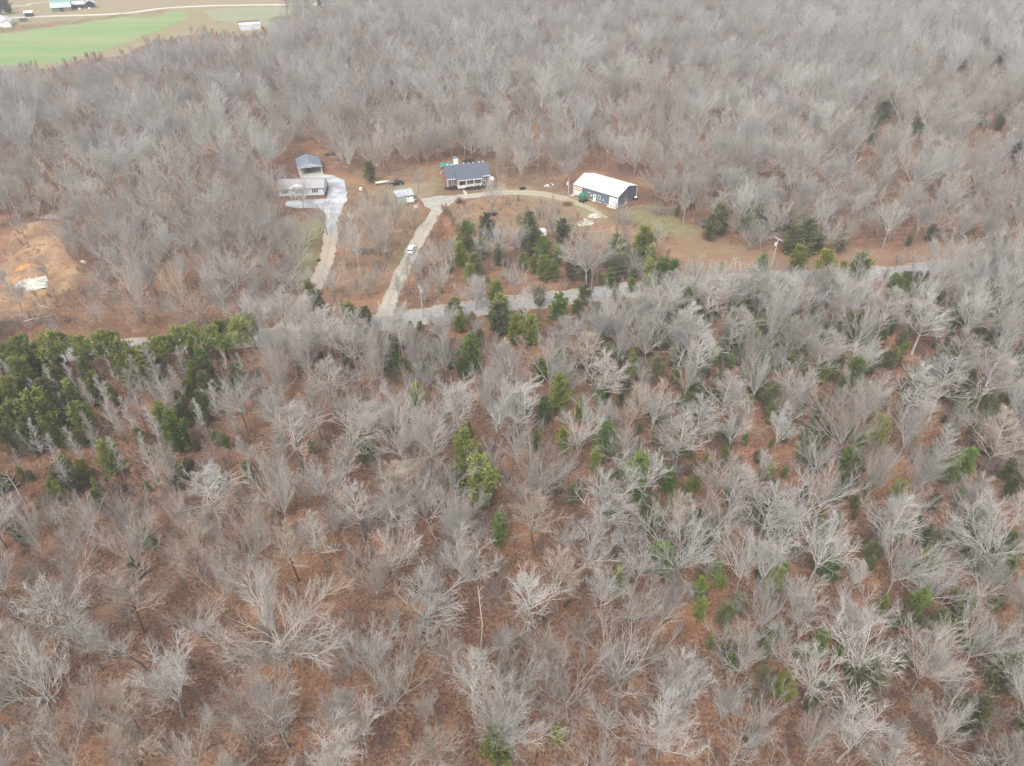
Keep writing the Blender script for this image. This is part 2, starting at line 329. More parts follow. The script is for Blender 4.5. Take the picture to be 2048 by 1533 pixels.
strip('road', far1, 5.0, .06, mat('far_gravel', (.52,.48,.42), (.44,.40,.34), .1), 'far pale gravel lane past the green roofed barn', jag=.6)
far2 = spline(GP([(-300,18),(20,14),(60,8),(110,3),(200,-4)]), 5)
strip('road', far2, 4.5, .06, mat('far_lane', (.38,.365,.345), (.31,.29,.26), .1), 'faint pale lane in the top left corner', jag=.6)

# ------------------------------------------------------------------ tree growing
def unit(a): return a / (np.linalg.norm(a, axis=-1, keepdims=True) + 1e-9)
def tubes(P, Rd, k):
    m, n, _ = P.shape
    T = unit(np.gradient(P, axis=1))
    ref = np.where(np.abs(T[..., 2:3]) < .85, np.array([0, 0, 1.]), np.array([1., 0, 0]))
    U = unit(np.cross(T, ref)); Wv = np.cross(T, U)
    a = np.arange(k) * 2 * math.pi / k
    V = P[:, :, None] + Rd[:, :, None, None] * (np.cos(a)[None, None, :, None] * U[:, :, None] + np.sin(a)[None, None, :, None] * Wv[:, :, None])
    I = np.arange(m * n * k).reshape(m, n, k); J = np.roll(I, -1, axis=2)
    Fq = np.stack([I[:, :-1], J[:, :-1], J[:, 1:], I[:, 1:]], -1).reshape(-1, 4)
    return V.reshape(-1, 3), Fq
def walk(r, P0, D, L, n, wobble, up):
    m = len(P0); P = np.zeros((m, n + 1, 3)); P[:, 0] = P0; d = unit(D)
    for i in range(n):
        d = unit(d + r.normal(0, wobble, (m, 3)) + np.array([0, 0, up]))
        P[:, i + 1] = P[:, i] + d * (L / n)[:, None]
    return P
def sprout(r, P, Rd, c, t0, t1, a0, a1, upbias=0.0, even=True):
    m, n, _ = P.shape
    t = (np.linspace(t0, t1, c)[None] + r.uniform(-1, 1, (m, c)) * (t1 - t0) / max(c, 2) * .5) if even else r.uniform(t0, t1, (m, c))
    t = np.clip(t, 0, .999) * (n - 1); i = t.astype(int); f = (t - i)[..., None]
    mi = np.arange(m)[:, None]
    A, B = P[mi, i], P[mi, i + 1]; p = A + (B - A) * f; tg = unit(B - A)
    rad = Rd[mi, i] * (1 - f[..., 0]) + Rd[mi, i + 1] * f[..., 0]
    q = r.normal(0, 1, (m, c, 3)); q = unit(q - (q * tg).sum(-1, keepdims=True) * tg); q = unit(q + np.array([0, 0, upbias]))
    an = r.uniform(a0, a1, (m, c, 1))
    d = unit(tg * np.cos(an) + q * np.sin(an))
    return p.reshape(-1, 3), d.reshape(-1, 3), rad.reshape(-1), (t / (n - 1)).reshape(-1)
def taper(r0, n, end): return r0[:, None] * (1 - np.linspace(0, 1, n + 1)[None] * (1 - end))

def grow_tree(seed, form):
    """returns (trunk verts, faces), (crown verts, faces, material index); metres, for a tree 18 m tall"""
    r = np.random.default_rng(seed); cr = []; tr = []
    H = 18.0
    if form in ('vase', 'broad', 'spread', 'fan'):
        fh = {'vase': r.uniform(6, 8), 'broad': r.uniform(5, 6.5), 'spread': r.uniform(4.2, 5), 'fan': r.uniform(4.5, 6)}[form]
        r0 = {'vase': .21, 'broad': .24, 'spread': .27, 'fan': .2}[form]
        Pt = walk(r, np.zeros((1, 3)), np.array([[r.normal(0, .04), r.normal(0, .04), 1]]), np.array([fh]), 6, .03, .03)
        Rt = taper(np.array([r0]), 6, .78); Rt[:, 0] *= 1.35
        tr.append((Pt, Rt, 8))
        nl = {'vase': 6, 'broad': 9, 'spread': 12, 'fan': 9}[form]
        az = np.arange(nl) * 2 * math.pi / nl + r.uniform(-.4, .4, nl)
        inc = {'vase': r.uniform(.2, .75, nl), 'broad': r.uniform(.3, 1.1, nl), 'spread': r.uniform(.25, 1.35, nl), 'fan': r.uniform(.15, .85, nl)}[form]
        inc[0] *= .3
        D = np.stack([np.sin(inc) * np.cos(az), np.sin(inc) * np.sin(az), np.cos(inc)], 1)
        st = np.clip(r.uniform(.72, 1, nl), 0, .99); ii = st * 6; i0 = ii.astype(int)
        P0 = Pt[0, i0] + (Pt[0, i0 + 1] - Pt[0, i0]) * (ii - i0)[:, None]
        Ll = (H - P0[:, 2]) / np.maximum(.62, np.cos(inc) * .8 + .25) * r.uniform(.72, .95, nl)
        if form == 'spread': Ll = r.uniform(9, 11.5, nl)
        wb = {'vase': .09, 'broad': .11, 'spread': .2, 'fan': .07}[form]
        P1 = walk(r, P0, D, Ll, 8, wb, .07 if form != 'spread' else .03)
        R1 = taper(r0 * r.uniform(.32, .52, nl), 8, .2)
        cr.append((P1, R1, 6, 0)); tr_l = (P1, R1)
        p, d, rad, t = sprout(r, P1, R1, 9 if form != 'spread' else 11, .15, .98, R(22), R(55), .2)
        L2 = (np.repeat(Ll, len(t) // nl) * (.60 - .26 * t)) * r.uniform(.7, 1.15, len(t))
    elif form in ('oval', 'narrow'):
        Pt = walk(r, np.zeros((1, 3)), np.array([[r.normal(0, .03), r.normal(0, .03), 1]]), np.array([H * .97]), 12, .03, .05)
        r0 = .17 if form == 'oval' else .11
        Rt = taper(np.array([r0]), 12, .1); Rt[:, 0] *= 1.3
        s = 6 if form == 'oval' else 4
        tr.append((Pt[:, :s + 1], Rt[:, :s + 1], 7)); cr.append((Pt[:, s:], Rt[:, s:], 6, 0))
        nb = 26 if form == 'oval' else 44
        p, d, rad, t = sprout(r, Pt, Rt, nb, .34 if form == 'oval' else .2, .98, R(35) if form == 'oval' else R(48), R(60) if form == 'oval' else R(75), .3)
        L2 = (6.6 * np.clip(1.15 - t, .1, .8) if form == 'oval' else 2.9 * np.clip(1.2 - t, .12, .85)) * r.uniform(.75, 1.15, nb)
    n2 = 5
    P2 = walk(r, p, d, L2, n2, .12 if form == 'spread' else .06, .07)
    R2 = taper(np.clip(np.minimum(rad * .66, .014 * L2 + .032), .031, .14), n2, .35); cr.append((P2, R2, 4, 0))
    c3 = {'narrow': 6, 'oval': 9, 'spread': 7}.get(form, 7)
    p, d, rad, t = sprout(r, P2, R2, c3, .15, .98, R(20), R(48), .15)
    L3 = np.repeat(L2, c3) * (.6 - .28 * t) * r.uniform(.7, 1.2, len(t)); L3 = np.clip(L3, .5, 2.3)
    P3 = walk(r, p, d, L3, 3, .07, .07); R3 = taper(np.clip(rad * .65, .021, .04), 3, .6); cr.append((P3, R3, 3, 0))
    c4 = {'narrow': 6, 'spread': 7, 'oval': 7}.get(form, 6)
    p, d, rad, t = sprout(r, P3, R3, c4, .12, .98, R(18), R(46), .15)
    L4 = np.clip(np.repeat(L3, c4) * (.66 - .22 * t) * r.uniform(.7, 1.3, len(t)), .45, 1.45)
    P4 = walk(r, p, d, L4, 2, .06, .08); R4 = taper(np.full(len(p), .0148), 2, .6); cr.append((P4, R4, 3, 1))
    def join(lst, wm):
        V = []; Q = []; M = []; b = 0
        for it in lst:
            v, f = tubes(it[0], it[1], it[2]); V.append(v); Q.append(f + b); b += len(v)
            if wm: M.append(np.full(len(f), it[3]))
        return np.concatenate(V), np.concatenate(Q), (np.concatenate(M) if wm else None)
    return join(tr, False)[:2], join(cr, True)

def bark_mat(name, c1, c2, sc=2.0):
    return mat(name, c1, c2, scale=sc, rough=.95, objrand=.24, spec=.1, lo=.3, hi=.7)
TRUNK_M = [bark_mat('trunk_bark_brown', (.17,.14,.115), (.085,.068,.055)), bark_mat('trunk_bark_grey', (.25,.23,.205), (.14,.12,.10)), bark_mat('trunk_bark_pale', (.40,.385,.36), (.22,.20,.18))]
LIMB_M = [bark_mat('limb_bark_tan', (.48,.415,.34), (.31,.26,.215)), bark_mat('limb_bark_grey', (.52,.48,.43), (.34,.31,.28)), bark_mat('limb_bark_pale', (.57,.545,.50), (.38,.36,.33))]
TWIG_M = [bark_mat('twigs_tan', (.44,.365,.295), (.33,.27,.215), .5), bark_mat('twigs_grey', (.43,.395,.36), (.33,.30,.275), .5), bark_mat('twigs_pale', (.46,.435,.405), (.36,.335,.31), .5)]
def mix_mat(name, cols):
    m = bpy.data.materials.new(name); m.use_nodes = True; n = m.node_tree.nodes; l = m.node_tree.links; b = n['Principled BSDF']; b.inputs['Roughness'].default_value = .95; b.inputs['Specular IOR Level'].default_value = .1
    oi = n.new('ShaderNodeObjectInfo'); cr = n.new('ShaderNodeValToRGB'); e = cr.color_ramp.elements
    while len(e) < len(cols): e.new(.5)
    for k, c in enumerate(cols): e[k].position = k / (len(cols) - 1); e[k].color = (*c, 1)
    l.new(oi.outputs['Random'], cr.inputs[0]); l.new(cr.outputs[0], b.inputs['Base Color']); return m
WOOD_M = [mix_mat('wood_trunk', [(0.088, 0.077, 0.063), (0.168, 0.153, 0.133), (0.119, 0.102, 0.083), (0.246, 0.239, 0.214)]), mix_mat('wood_limb', [(0.336, 0.305, 0.265), (0.494, 0.484, 0.448), (0.267, 0.239, 0.209), (0.415, 0.382, 0.331), (0.553, 0.540, 0.504), (0.327, 0.310, 0.295)]),
          mix_mat('wood_twig', [(0.336, 0.296, 0.260), (0.454, 0.443, 0.417), (0.237, 0.209, 0.188), (0.405, 0.362, 0.310), (0.306, 0.291, 0.293), (0.494, 0.479, 0.448), (0.267, 0.239, 0.226), (0.365, 0.326, 0.290)])]
FORMS = ['vase', 'vase', 'broad', 'broad', 'fan', 'fan', 'oval', 'oval', 'oval', 'vase', 'spread', 'spread', 'narrow', 'narrow', 'narrow']
PROTO = []
for i, f in enumerate(FORMS):
    (tv, tf), (cv, cf, ci) = grow_tree(100 + i, f)
    hh = cv[:, 2].max(); s = 18.0 / hh; tv = tv * s; cv = cv * s
    rad = np.percentile(np.linalg.norm(cv[:, :2] - cv[:, :2].mean(0), axis=1), 97)
    tm = mesh_np('trunk', tv, tf, [TRUNK_M[0]], smooth=True); cm = mesh_np('crown', cv, cf, [LIMB_M[0], TWIG_M[0]], ci, smooth=True)
    PROTO.append(dict(form=f, trunk=tm, crown=cm, rad=rad, cz=np.median(cv[:, 2]) / 18.0, tv=tv, tf=tf, cv=cv, cf=cf, ci=ci))
def joined(p, nm):
    V = np.concatenate([p['tv'], p['cv']]); Fq = np.concatenate([p['tf'], p['cf'] + len(p['tv'])]); M = np.concatenate([np.zeros(len(p['tf'])), p['ci'] + 1])
    me = mesh_np(nm, V, Fq, WOOD_M, M, smooth=True)
    return bpy.data.objects.new(nm, me)

def scatter(name, protos, pts, rot, scl, which, label, cat=None):
    """one uncountable mass: points carrying copies of the prototypes"""
    me = bpy.data.meshes.new(name); me.from_pydata([tuple(p) for p in pts], [], [])
    for nm, ty, key, arr in (('rot', 'FLOAT_VECTOR', 'vector', rot), ('scl', 'FLOAT_VECTOR', 'vector', scl), ('which', 'INT', 'value', which)):
        a = me.attributes.new(nm, ty, 'POINT'); a.data.foreach_set(key, np.asarray(arr, np.int32 if ty == 'INT' else np.float32).ravel())
    ob = link(name, me); tag(ob, label, cat, kind='stuff')
    ng = bpy.data.node_groups.new(name + '_nodes', 'GeometryNodeTree')
    ng.interface.new_socket('Geometry', in_out='INPUT', socket_type='NodeSocketGeometry'); ng.interface.new_socket('Geometry', in_out='OUTPUT', socket_type='NodeSocketGeometry')
    n, l = ng.nodes, ng.links
    gi = n.new('NodeGroupInput'); go = n.new('NodeGroupOutput'); iop = n.new('GeometryNodeInstanceOnPoints'); jn = n.new('GeometryNodeJoinGeometry')
    for p in protos:
        oi = n.new('GeometryNodeObjectInfo'); oi.inputs['Object'].default_value = p; oi.inputs['As Instance'].default_value = True
        l.new(oi.outputs['Geometry'], jn.inputs[0])
    def na(nm, ty):
        q = n.new('GeometryNodeInputNamedAttribute'); q.data_type = ty; q.inputs[0].default_value = nm; return q.outputs['Attribute']
    er = n.new('FunctionNodeEulerToRotation'); l.new(na('rot', 'FLOAT_VECTOR'), er.inputs[0])
    l.new(gi.outputs[0], iop.inputs['Points']); l.new(jn.outputs[0], iop.inputs['Instance']); iop.inputs['Pick Instance'].default_value = True
    l.new(na('which', 'INT'), iop.inputs['Instance Index']); l.new(er.outputs[0], iop.inputs['Rotation']); l.new(na('scl', 'FLOAT_VECTOR'), iop.inputs['Scale'])
    l.new(iop.outputs[0], go.inputs[0])
    md = ob.modifiers.new('scatter', 'NODES'); md.node_group = ng
    return ob

# ------------------------------------------------------------------ where the bare trees stand
# crowns read off the photograph: crown centre (px), crown width (px), form number in PROTO (None = any), tone
BIG = [(99,1197,150,6,1),(239,1173,130,7,0),(427,1145,130,4,1),(547,1248,255,10,1),(321,1350,130,0,2),(164,1402,120,2,1),(239,1402,110,6,0),(478,1409,130,2,1),(547,1419,125,0,1),(362,1501,110,4,2),
(684,1306,110,3,1),(20,1272,90,6,0),(246,1074,120,2,1),(137,1084,110,3,1),(376,1080,110,9,0),(574,1080,90,7,0),(680,1419,110,6,1),(113,1508,110,2,1),(649,1511,120,0,1),(44,1436,100,8,0),(232,1463,90,7,0),(287,1436,90,8,0),
(744,1142,110,3,1),(785,1098,100,9,1),(844,1180,150,6,2),(939,1104,110,0,1),(1062,1173,120,7,2),(1209,1159,80,0,2),(1281,1204,90,9,2),(1332,1197,100,4,2),(734,1282,100,0,2),(779,1344,170,3,2),(946,1344,110,6,1),(1025,1350,110,9,1),
(1008,1419,190,11,2),(1144,1350,195,2,2),(1332,1446,140,5,2),(1370,1327,110,6,1),(717,1439,110,9,2),(861,1484,110,7,0),(1366,1395,90,0,2),(1206,1515,110,3,1),(1278,1125,70,9,2),(1124,1125,100,6,0),
(1497,1105,120,2,2),(1541,1098,110,0,2),(1650,1084,130,9,2),(1820,1098,170,2,2),(1616,1193,100,0,1),(1541,1207,120,3,2),(1493,1292,140,3,2),(1711,1221,110,0,2),(1735,1296,140,9,2),(1875,1299,150,5,1),(1981,1262,150,2,2),
(1636,1337,110,9,2),(1514,1449,150,3,2),(1640,1456,110,4,2),(1718,1449,120,0,2),(1912,1432,140,4,2),(1452,1388,80,0,2),(1394,1357,90,9,2),(2028,1507,110,6,1),(1998,1142,110,3,2),(1578,1285,90,9,1),(1810,1517,100,6,1),
(758,695,90,4,1),(830,674,90,2,2),(857,845,150,5,1),(919,790,90,0,2),(984,770,120,4,2),(1038,794,100,0,2),(1103,708,110,4,2),(1076,931,150,2,2),(1161,852,90,9,2),(1206,982,130,6,2),(1295,937,110,9,2),(1312,801,90,9,2),(1366,862,100,6,1),
(847,732,80,9,1),(912,1033,120,11,2),(1069,1016,110,7,0),(775,999,100,6,1),(714,999,90,6,1),(1366,1016,100,7,0),(1134,739,70,0,1),(885,941,70,9,1),(1008,702,60,6,1),(1278,794,70,7,0),(768,927,80,8,0),(1202,831,60,0,2),
(547,735,110,3,1),(581,841,120,6,1),(670,838,110,8,1),(547,968,140,2,2),(321,916,90,4,1),(410,964,110,6,2),(249,1033,120,3,1),(157,1026,90,2,1),(359,1022,80,4,1),(417,1043,80,2,2),(51,1046,80,4,1),(632,1053,90,7,1),(650,745,80,6,1),(608,694,100,4,2),
(1367,661,80,0,2),(1400,690,80,6,2),(1500,690,90,4,1),(1590,660,90,3,2),(1650,690,100,6,1),(1560,620,110,4,2),(1690,581,100,5,2),(1730,640,90,4,2),(1860,620,90,6,2),(1960,610,100,5,2),(2020,640,100,4,2),(1930,690,90,6,1),(1520,745,80,2,2),(1600,760,80,9,1),(1745,790,100,5,1),(1840,760,90,6,2),(1900,750,110,6,2),(1990,740,110,6,1),(1400,820,90,6,2),(1470,850,60,9,2),(1570,840,60,0,2),(1640,900,80,9,2),(1760,930,110,4,2),(1850,930,100,5,2),(1480,960,100,6,1),(1540,1000,110,6,2),(1660,960,100,3,2),(1960,990,110,6,1),(2010,860,110,7,0),(1790,1020,110,6,2),(1430,940,80,9,2),
(1284,607,110,5,2),(1420,579,90,6,1),(1475,571,90,4,2),(1530,573,100,3,2),(1585,581,100,5,2),(1635,573,95,4,1),(1690,588,90,2,2),(1320,600,100,0,1),(1380,640,90,6,2),(1880,545,100,4,2),(1935,525,110,5,1),(1990,512,110,4,2),(2042,500,100,6,1),(1850,585,90,3,2),(1780,600,90,6,1),(1960,560,100,2,2),(2030,560,100,5,2),(600,642,100,3,2),(535,668,90,4,1),(578,670,80,6,1),(622,664,90,2,1),(672,652,80,9,2),(722,652,80,6,1),(1345,585,80,6,1),(1450,572,80,9,1),(1560,570,80,6,2),(1665,566,80,6,1),(1725,575,80,3,2),(1300,572,70,4,1),(1345,566,75,6,2),(1395,562,75,4,1),(1445,560,80,9,2),(1500,556,75,6,1),(1555,556,80,2,1),(1610,558,75,4,2),(1660,556,75,6,1),(1715,558,80,9,1),(760,668,70,4,1),(800,655,60,6,2),(655,640,90,6,1),(560,692,100,4,1),(705,672,80,0,1),(742,692,80,4,2),(1470,640,90,6,1),(1610,650,90,2,1),(1245,640,90,5,1),(1300,660,90,3,2),(1180,690,80,6,0),(890,690,80,4,1),(790,640,70,0,2),(1210,735,90,6,1),(1380,730,90,4,2),(1450,770,90,6,1),(560,600,70,7,1),(505,620,80,5,2),(440,580,80,6,1),(350,560,80,2,0),(260,560,90,4,1),(1225,600,90,4,2),(1190,640,80,0,2),(1130,655,70,6,1),(1050,600,50,7,1),(880,640,70,0,2),(828,690,70,2,2)]
# trees whose foot and tip both show in or round the clearings: foot px, tip px, form, tone
FOOT = [(692,542,682,440,7,1),(655,470,650,400,7,1),(705,480,700,410,4,1),(740,470,735,400,6,0),(790,460,785,390,7,1),(720,600,716,540,6,1),(670,600,664,530,7,0),(750,590,748,530,4,1),(800,610,796,550,8,1),(730,440,727,380,9,1),(770,430,768,370,7,0),(870,545,868,480,7,1),(885,590,884,520,4,2),(850,610,850,550,6,1),(830,460,826,400,8,1),(615,500,606,430,6,1),(600,540,588,460,4,1),(560,520,545,430,3,1),(530,560,518,470,9,1),(500,520,485,430,6,1),(585,600,575,530,2,2),(620,640,612,580,4,2),(590,650,582,590,7,1),(540,640,530,570,6,1),(490,645,482,580,9,1),(445,640,437,570,7,1),(400,650,391,580,4,0),(350,640,338,570,6,1),(295,655,283,590,8,1),(250,640,236,570,7,1),(200,655,186,595,6,0),(60,500,40,420,7,1),(20,590,5,530,9,0),(100,560,88,510,7,0),(721,553,690,425,6,2),(761,510,747,394,0,0),(774,544,766,418,9,1),(821,588,810,511,7,0),(841,579,830,500,8,1),(590,497,571,420,9,1),(575,495,555,436,7,0),(595,556,577,482,2,2),
(1173,575,1164,455,2,2),(1183,578,1200,462,9,2),(1002,530,1002,442,4,2),(1029,600,1029,520,9,2),(952,620,949,545,11,2),(966,520,966,465,7,1),(1076,618,1076,560,6,1),(1040,520,1036,440,12,1),(1261,560,1261,490,6,2),(1247,480,1247,420,4,1),(1107,480,1107,420,7,1),(1310,520,1305,440,7,1),
(985,432,984,345,9,1),(525,345,520,250,7,1),(905,322,903,235,7,1),(920,318,918,228,0,0),(945,322,946,235,6,1),(968,326,970,240,3,1),(998,338,1000,250,9,1),(1020,356,1023,270,7,0),(880,322,877,236,6,0),(855,332,852,245,3,1),(830,338,828,250,9,0),(1090,350,1093,262,7,0),(1140,352,1144,268,9,1),(755,350,752,260,4,1),(778,352,776,262,7,0),(700,345,700,255,6,1),(676,338,676,250,0,0),(548,335,545,240,6,0),(575,318,571,225,4,1),(600,305,596,215,7,1),(640,300,640,210,6,0),(665,305,668,215,9,1),(690,325,690,235,8,0),(712,318,714,225,3,1),(735,330,738,240,7,1),(768,335,768,235,6,2),(790,330,790,235,8,1),(815,335,816,240,4,1),(845,325,845,230,7,0),(868,318,866,225,9,1),(893,315,893,220,6,1),(930,312,930,220,4,2),(955,310,955,218,8,1),(985,318,987,225,6,0),(1010,335,1012,240,7,1),(1030,345,1034,245,3,1),(1055,350,1058,255,6,1),(1075,345,1078,250,9,2),(1100,355,1104,255,8,1),(1125,350,1130,255,4,1),(1150,338,1154,245,6,0),(1185,330,1188,235,7,1),(1215,335,1218,240,9,1),(1240,345,1246,250,6,1),(1268,352,1274,255,4,2),(1290,365,1296,268,8,0),(1305,350,1312,255,6,1),(1040,372,1044,290,0,1),(1000,360,1003,280,7,0),(520,380,512,300,7,1),(500,410,490,320,6,0),(535,400,528,330,7,0),(980,395,977,352,4,1),(607,422,590,352,7,0),(560,428,540,330,9,2),(530,455,500,330,4,1),(838,388,832,335,8,0),
(1330,415,1322,335,6,2),(1345,410,1352,320,9,2),(1367,445,1375,368,7,2),(1391,448,1400,360,8,0),(1310,405,1318,330,7,2),(1543,480,1548,395,4,1),(1520,500,1522,430,3,2),(1560,475,1562,415,2,1),(1613,507,1640,385,6,2),(1764,499,1790,385,9,2),(1651,507,1656,440,7,0),(1690,488,1700,420,6,0),(1735,480,1750,410,8,0),(1495,505,1500,430,6,1),(1460,490,1470,410,7,0),
(1375,580,1375,505,9,2),(1400,580,1403,520,7,2),(1500,575,1500,512,6,1),(1790,540,1795,500,7,2),(1825,535,1830,505,7,2),(1440,575,1445,520,4,1),
(25,445,-10,340,9,1),(58,420,30,330,3,1),(120,440,80,350,9,0),(150,530,110,440,9,1),(170,545,140,445,6,1),(240,560,222,470,5,2),(280,590,268,500,4,1),(315,600,300,500,5,1),(330,570,318,450,6,1),(380,590,370,500,6,1),(430,610,420,520,5,1),(480,600,470,500,2,1),(520,620,512,545,4,1),(550,600,540,510,3,2),(45,625,5,560,7,0),(420,520,400,420,8,0),(360,480,340,390,7,1),
(210,610,200,555,7,1),(560,650,550,590,2,1),(640,690,636,620,9,1),(700,690,700,640,7,1),(1240,450,1240,400,7,1),(930,470,928,430,7,1),(1085,440,1085,405,7,1),(905,520,903,470,9,1)]
NARROW = [(123,728,178,821),(191,759,239,882),(232,742,297,868),(297,701,355,855),(202,721,239,773),(82,882,147,985),(133,855,178,937),(167,868,202,927),(345,698,376,763),(410,763,444,851),(273,886,328,998),(44,865,75,920),(250,800,282,890),(395,690,420,745),(330,730,362,810),(160,760,195,830),(60,760,95,830),(20,720,50,790),(290,770,325,850),(380,800,412,880),(110,920,150,990),(215,880,250,960),(440,700,462,760),(20,900,50,960),(150,715,180,775),(90,735,118,800),(265,715,296,800),(320,770,352,850),(175,830,205,905),(300,820,330,900),(225,815,255,890),(350,735,378,810),(60,850,92,925),(440,770,466,840),(475,710,495,770),(110,790,140,860)]
KEEP = [[(590,295),(650,290),(690,330),(705,370),(700,440),(660,580),(610,650),(570,660),(600,580),(640,480),(590,440),(548,410),(545,350)],
        [(700,345),(860,325),(875,320),(1000,318),(1010,375),(1130,370),(1145,340),(1200,330),(1290,365),(1300,400),(1345,430),(1420,470),(1540,510),(1700,500),(1850,495),(1850,545),(1740,560),(1560,540),(1440,565),(1300,520),(1250,440),(1100,420),(950,420),(900,430),(850,560),(765,650),(735,640),(800,500),(860,420),(700,420)],
        [(690,430),(830,430),(800,560),(750,640),(640,640),(660,580)], [(765,618),(900,595),(1000,585),(1170,572),(1270,562),(1260,590),(1180,612),(1000,632),(850,652),(760,655)],
        [(-60,445),(130,448),(175,540),(170,610),(110,650),(-60,690)], [(-100,0),(640,0),(560,20),(535,58),(480,66),(400,60),(300,78),(200,112),(60,128),(-100,125)],
        [(540,325),(590,295),(720,300),(720,345),(540,365)], [(870,480),(1330,440),(1330,600),(1180,610),(850,640)], [(100,625),(520,610),(520,690),(100,720)], [(250,640),(560,655),(560,690),(250,700)]]
KEEPA = [np.array(k, float) for k in KEEP]
def blocked(px, py):
    b = np.zeros(np.shape(px), bool)
    for k in KEEPA: b |= inpoly(k, px, py)
    return b
rdm = np.concatenate([road_c[::2], ld_c[::3], rd_c[::3], sd_c[::3]])
def road_near(x, y, d): return ((rdm[:, 0] - x) ** 2 + (rdm[:, 1] - y) ** 2).min() < d * d
trees = []           # dict(x, y, h, w, proto, tone, sure)
def from_crown(cx, cy, d, proto, tone):
    h = 15.0
    for _ in range(4):
        p = PROTO[proto]; g = G(cx, cy, h * p['cz']); t = PJ(g[0], g[1], g[2])[2]; D = d * t / F
        h = float(np.clip(8.5 + .78 * D, 8, 20))
    return g[0], g[1], h, D / 2
for (cx, cy, d, p, tn) in BIG:
    x, y, h, rr = from_crown(cx, cy, d, p, tn)
    trees.append(dict(x=x, y=y, h=h, w=1.13 * rr / (PROTO[p]['rad'] * h / 18), p=p, tone=tn, sure=True))
def height_to(fx, fy, tx, ty):
    g = G(fx, fy); lo, hi = 1.0, 30.0
    for _ in range(30):
        m = (lo + hi) / 2
        if PJ(g[0], g[1], m)[1] > ty: lo = m
        else: hi = m
    return g, lo
for (fx, fy, tx, ty, p, tn) in FOOT:
    g, h = height_to(fx, fy, tx, ty); trees.append(dict(x=g[0], y=g[1], h=h, w=.92 if p not in (6, 7, 8) else 1.0, p=p, tone=tn, sure=True))
narrow = []
for k, (tx, ty, fx, fy) in enumerate(NARROW):
    g, h = height_to(fx, fy, tx, ty); narrow.append(dict(x=g[0], y=g[1], h=h * 1.1, w=1.0, p=12 + k % 3, tone=1 + k % 2))
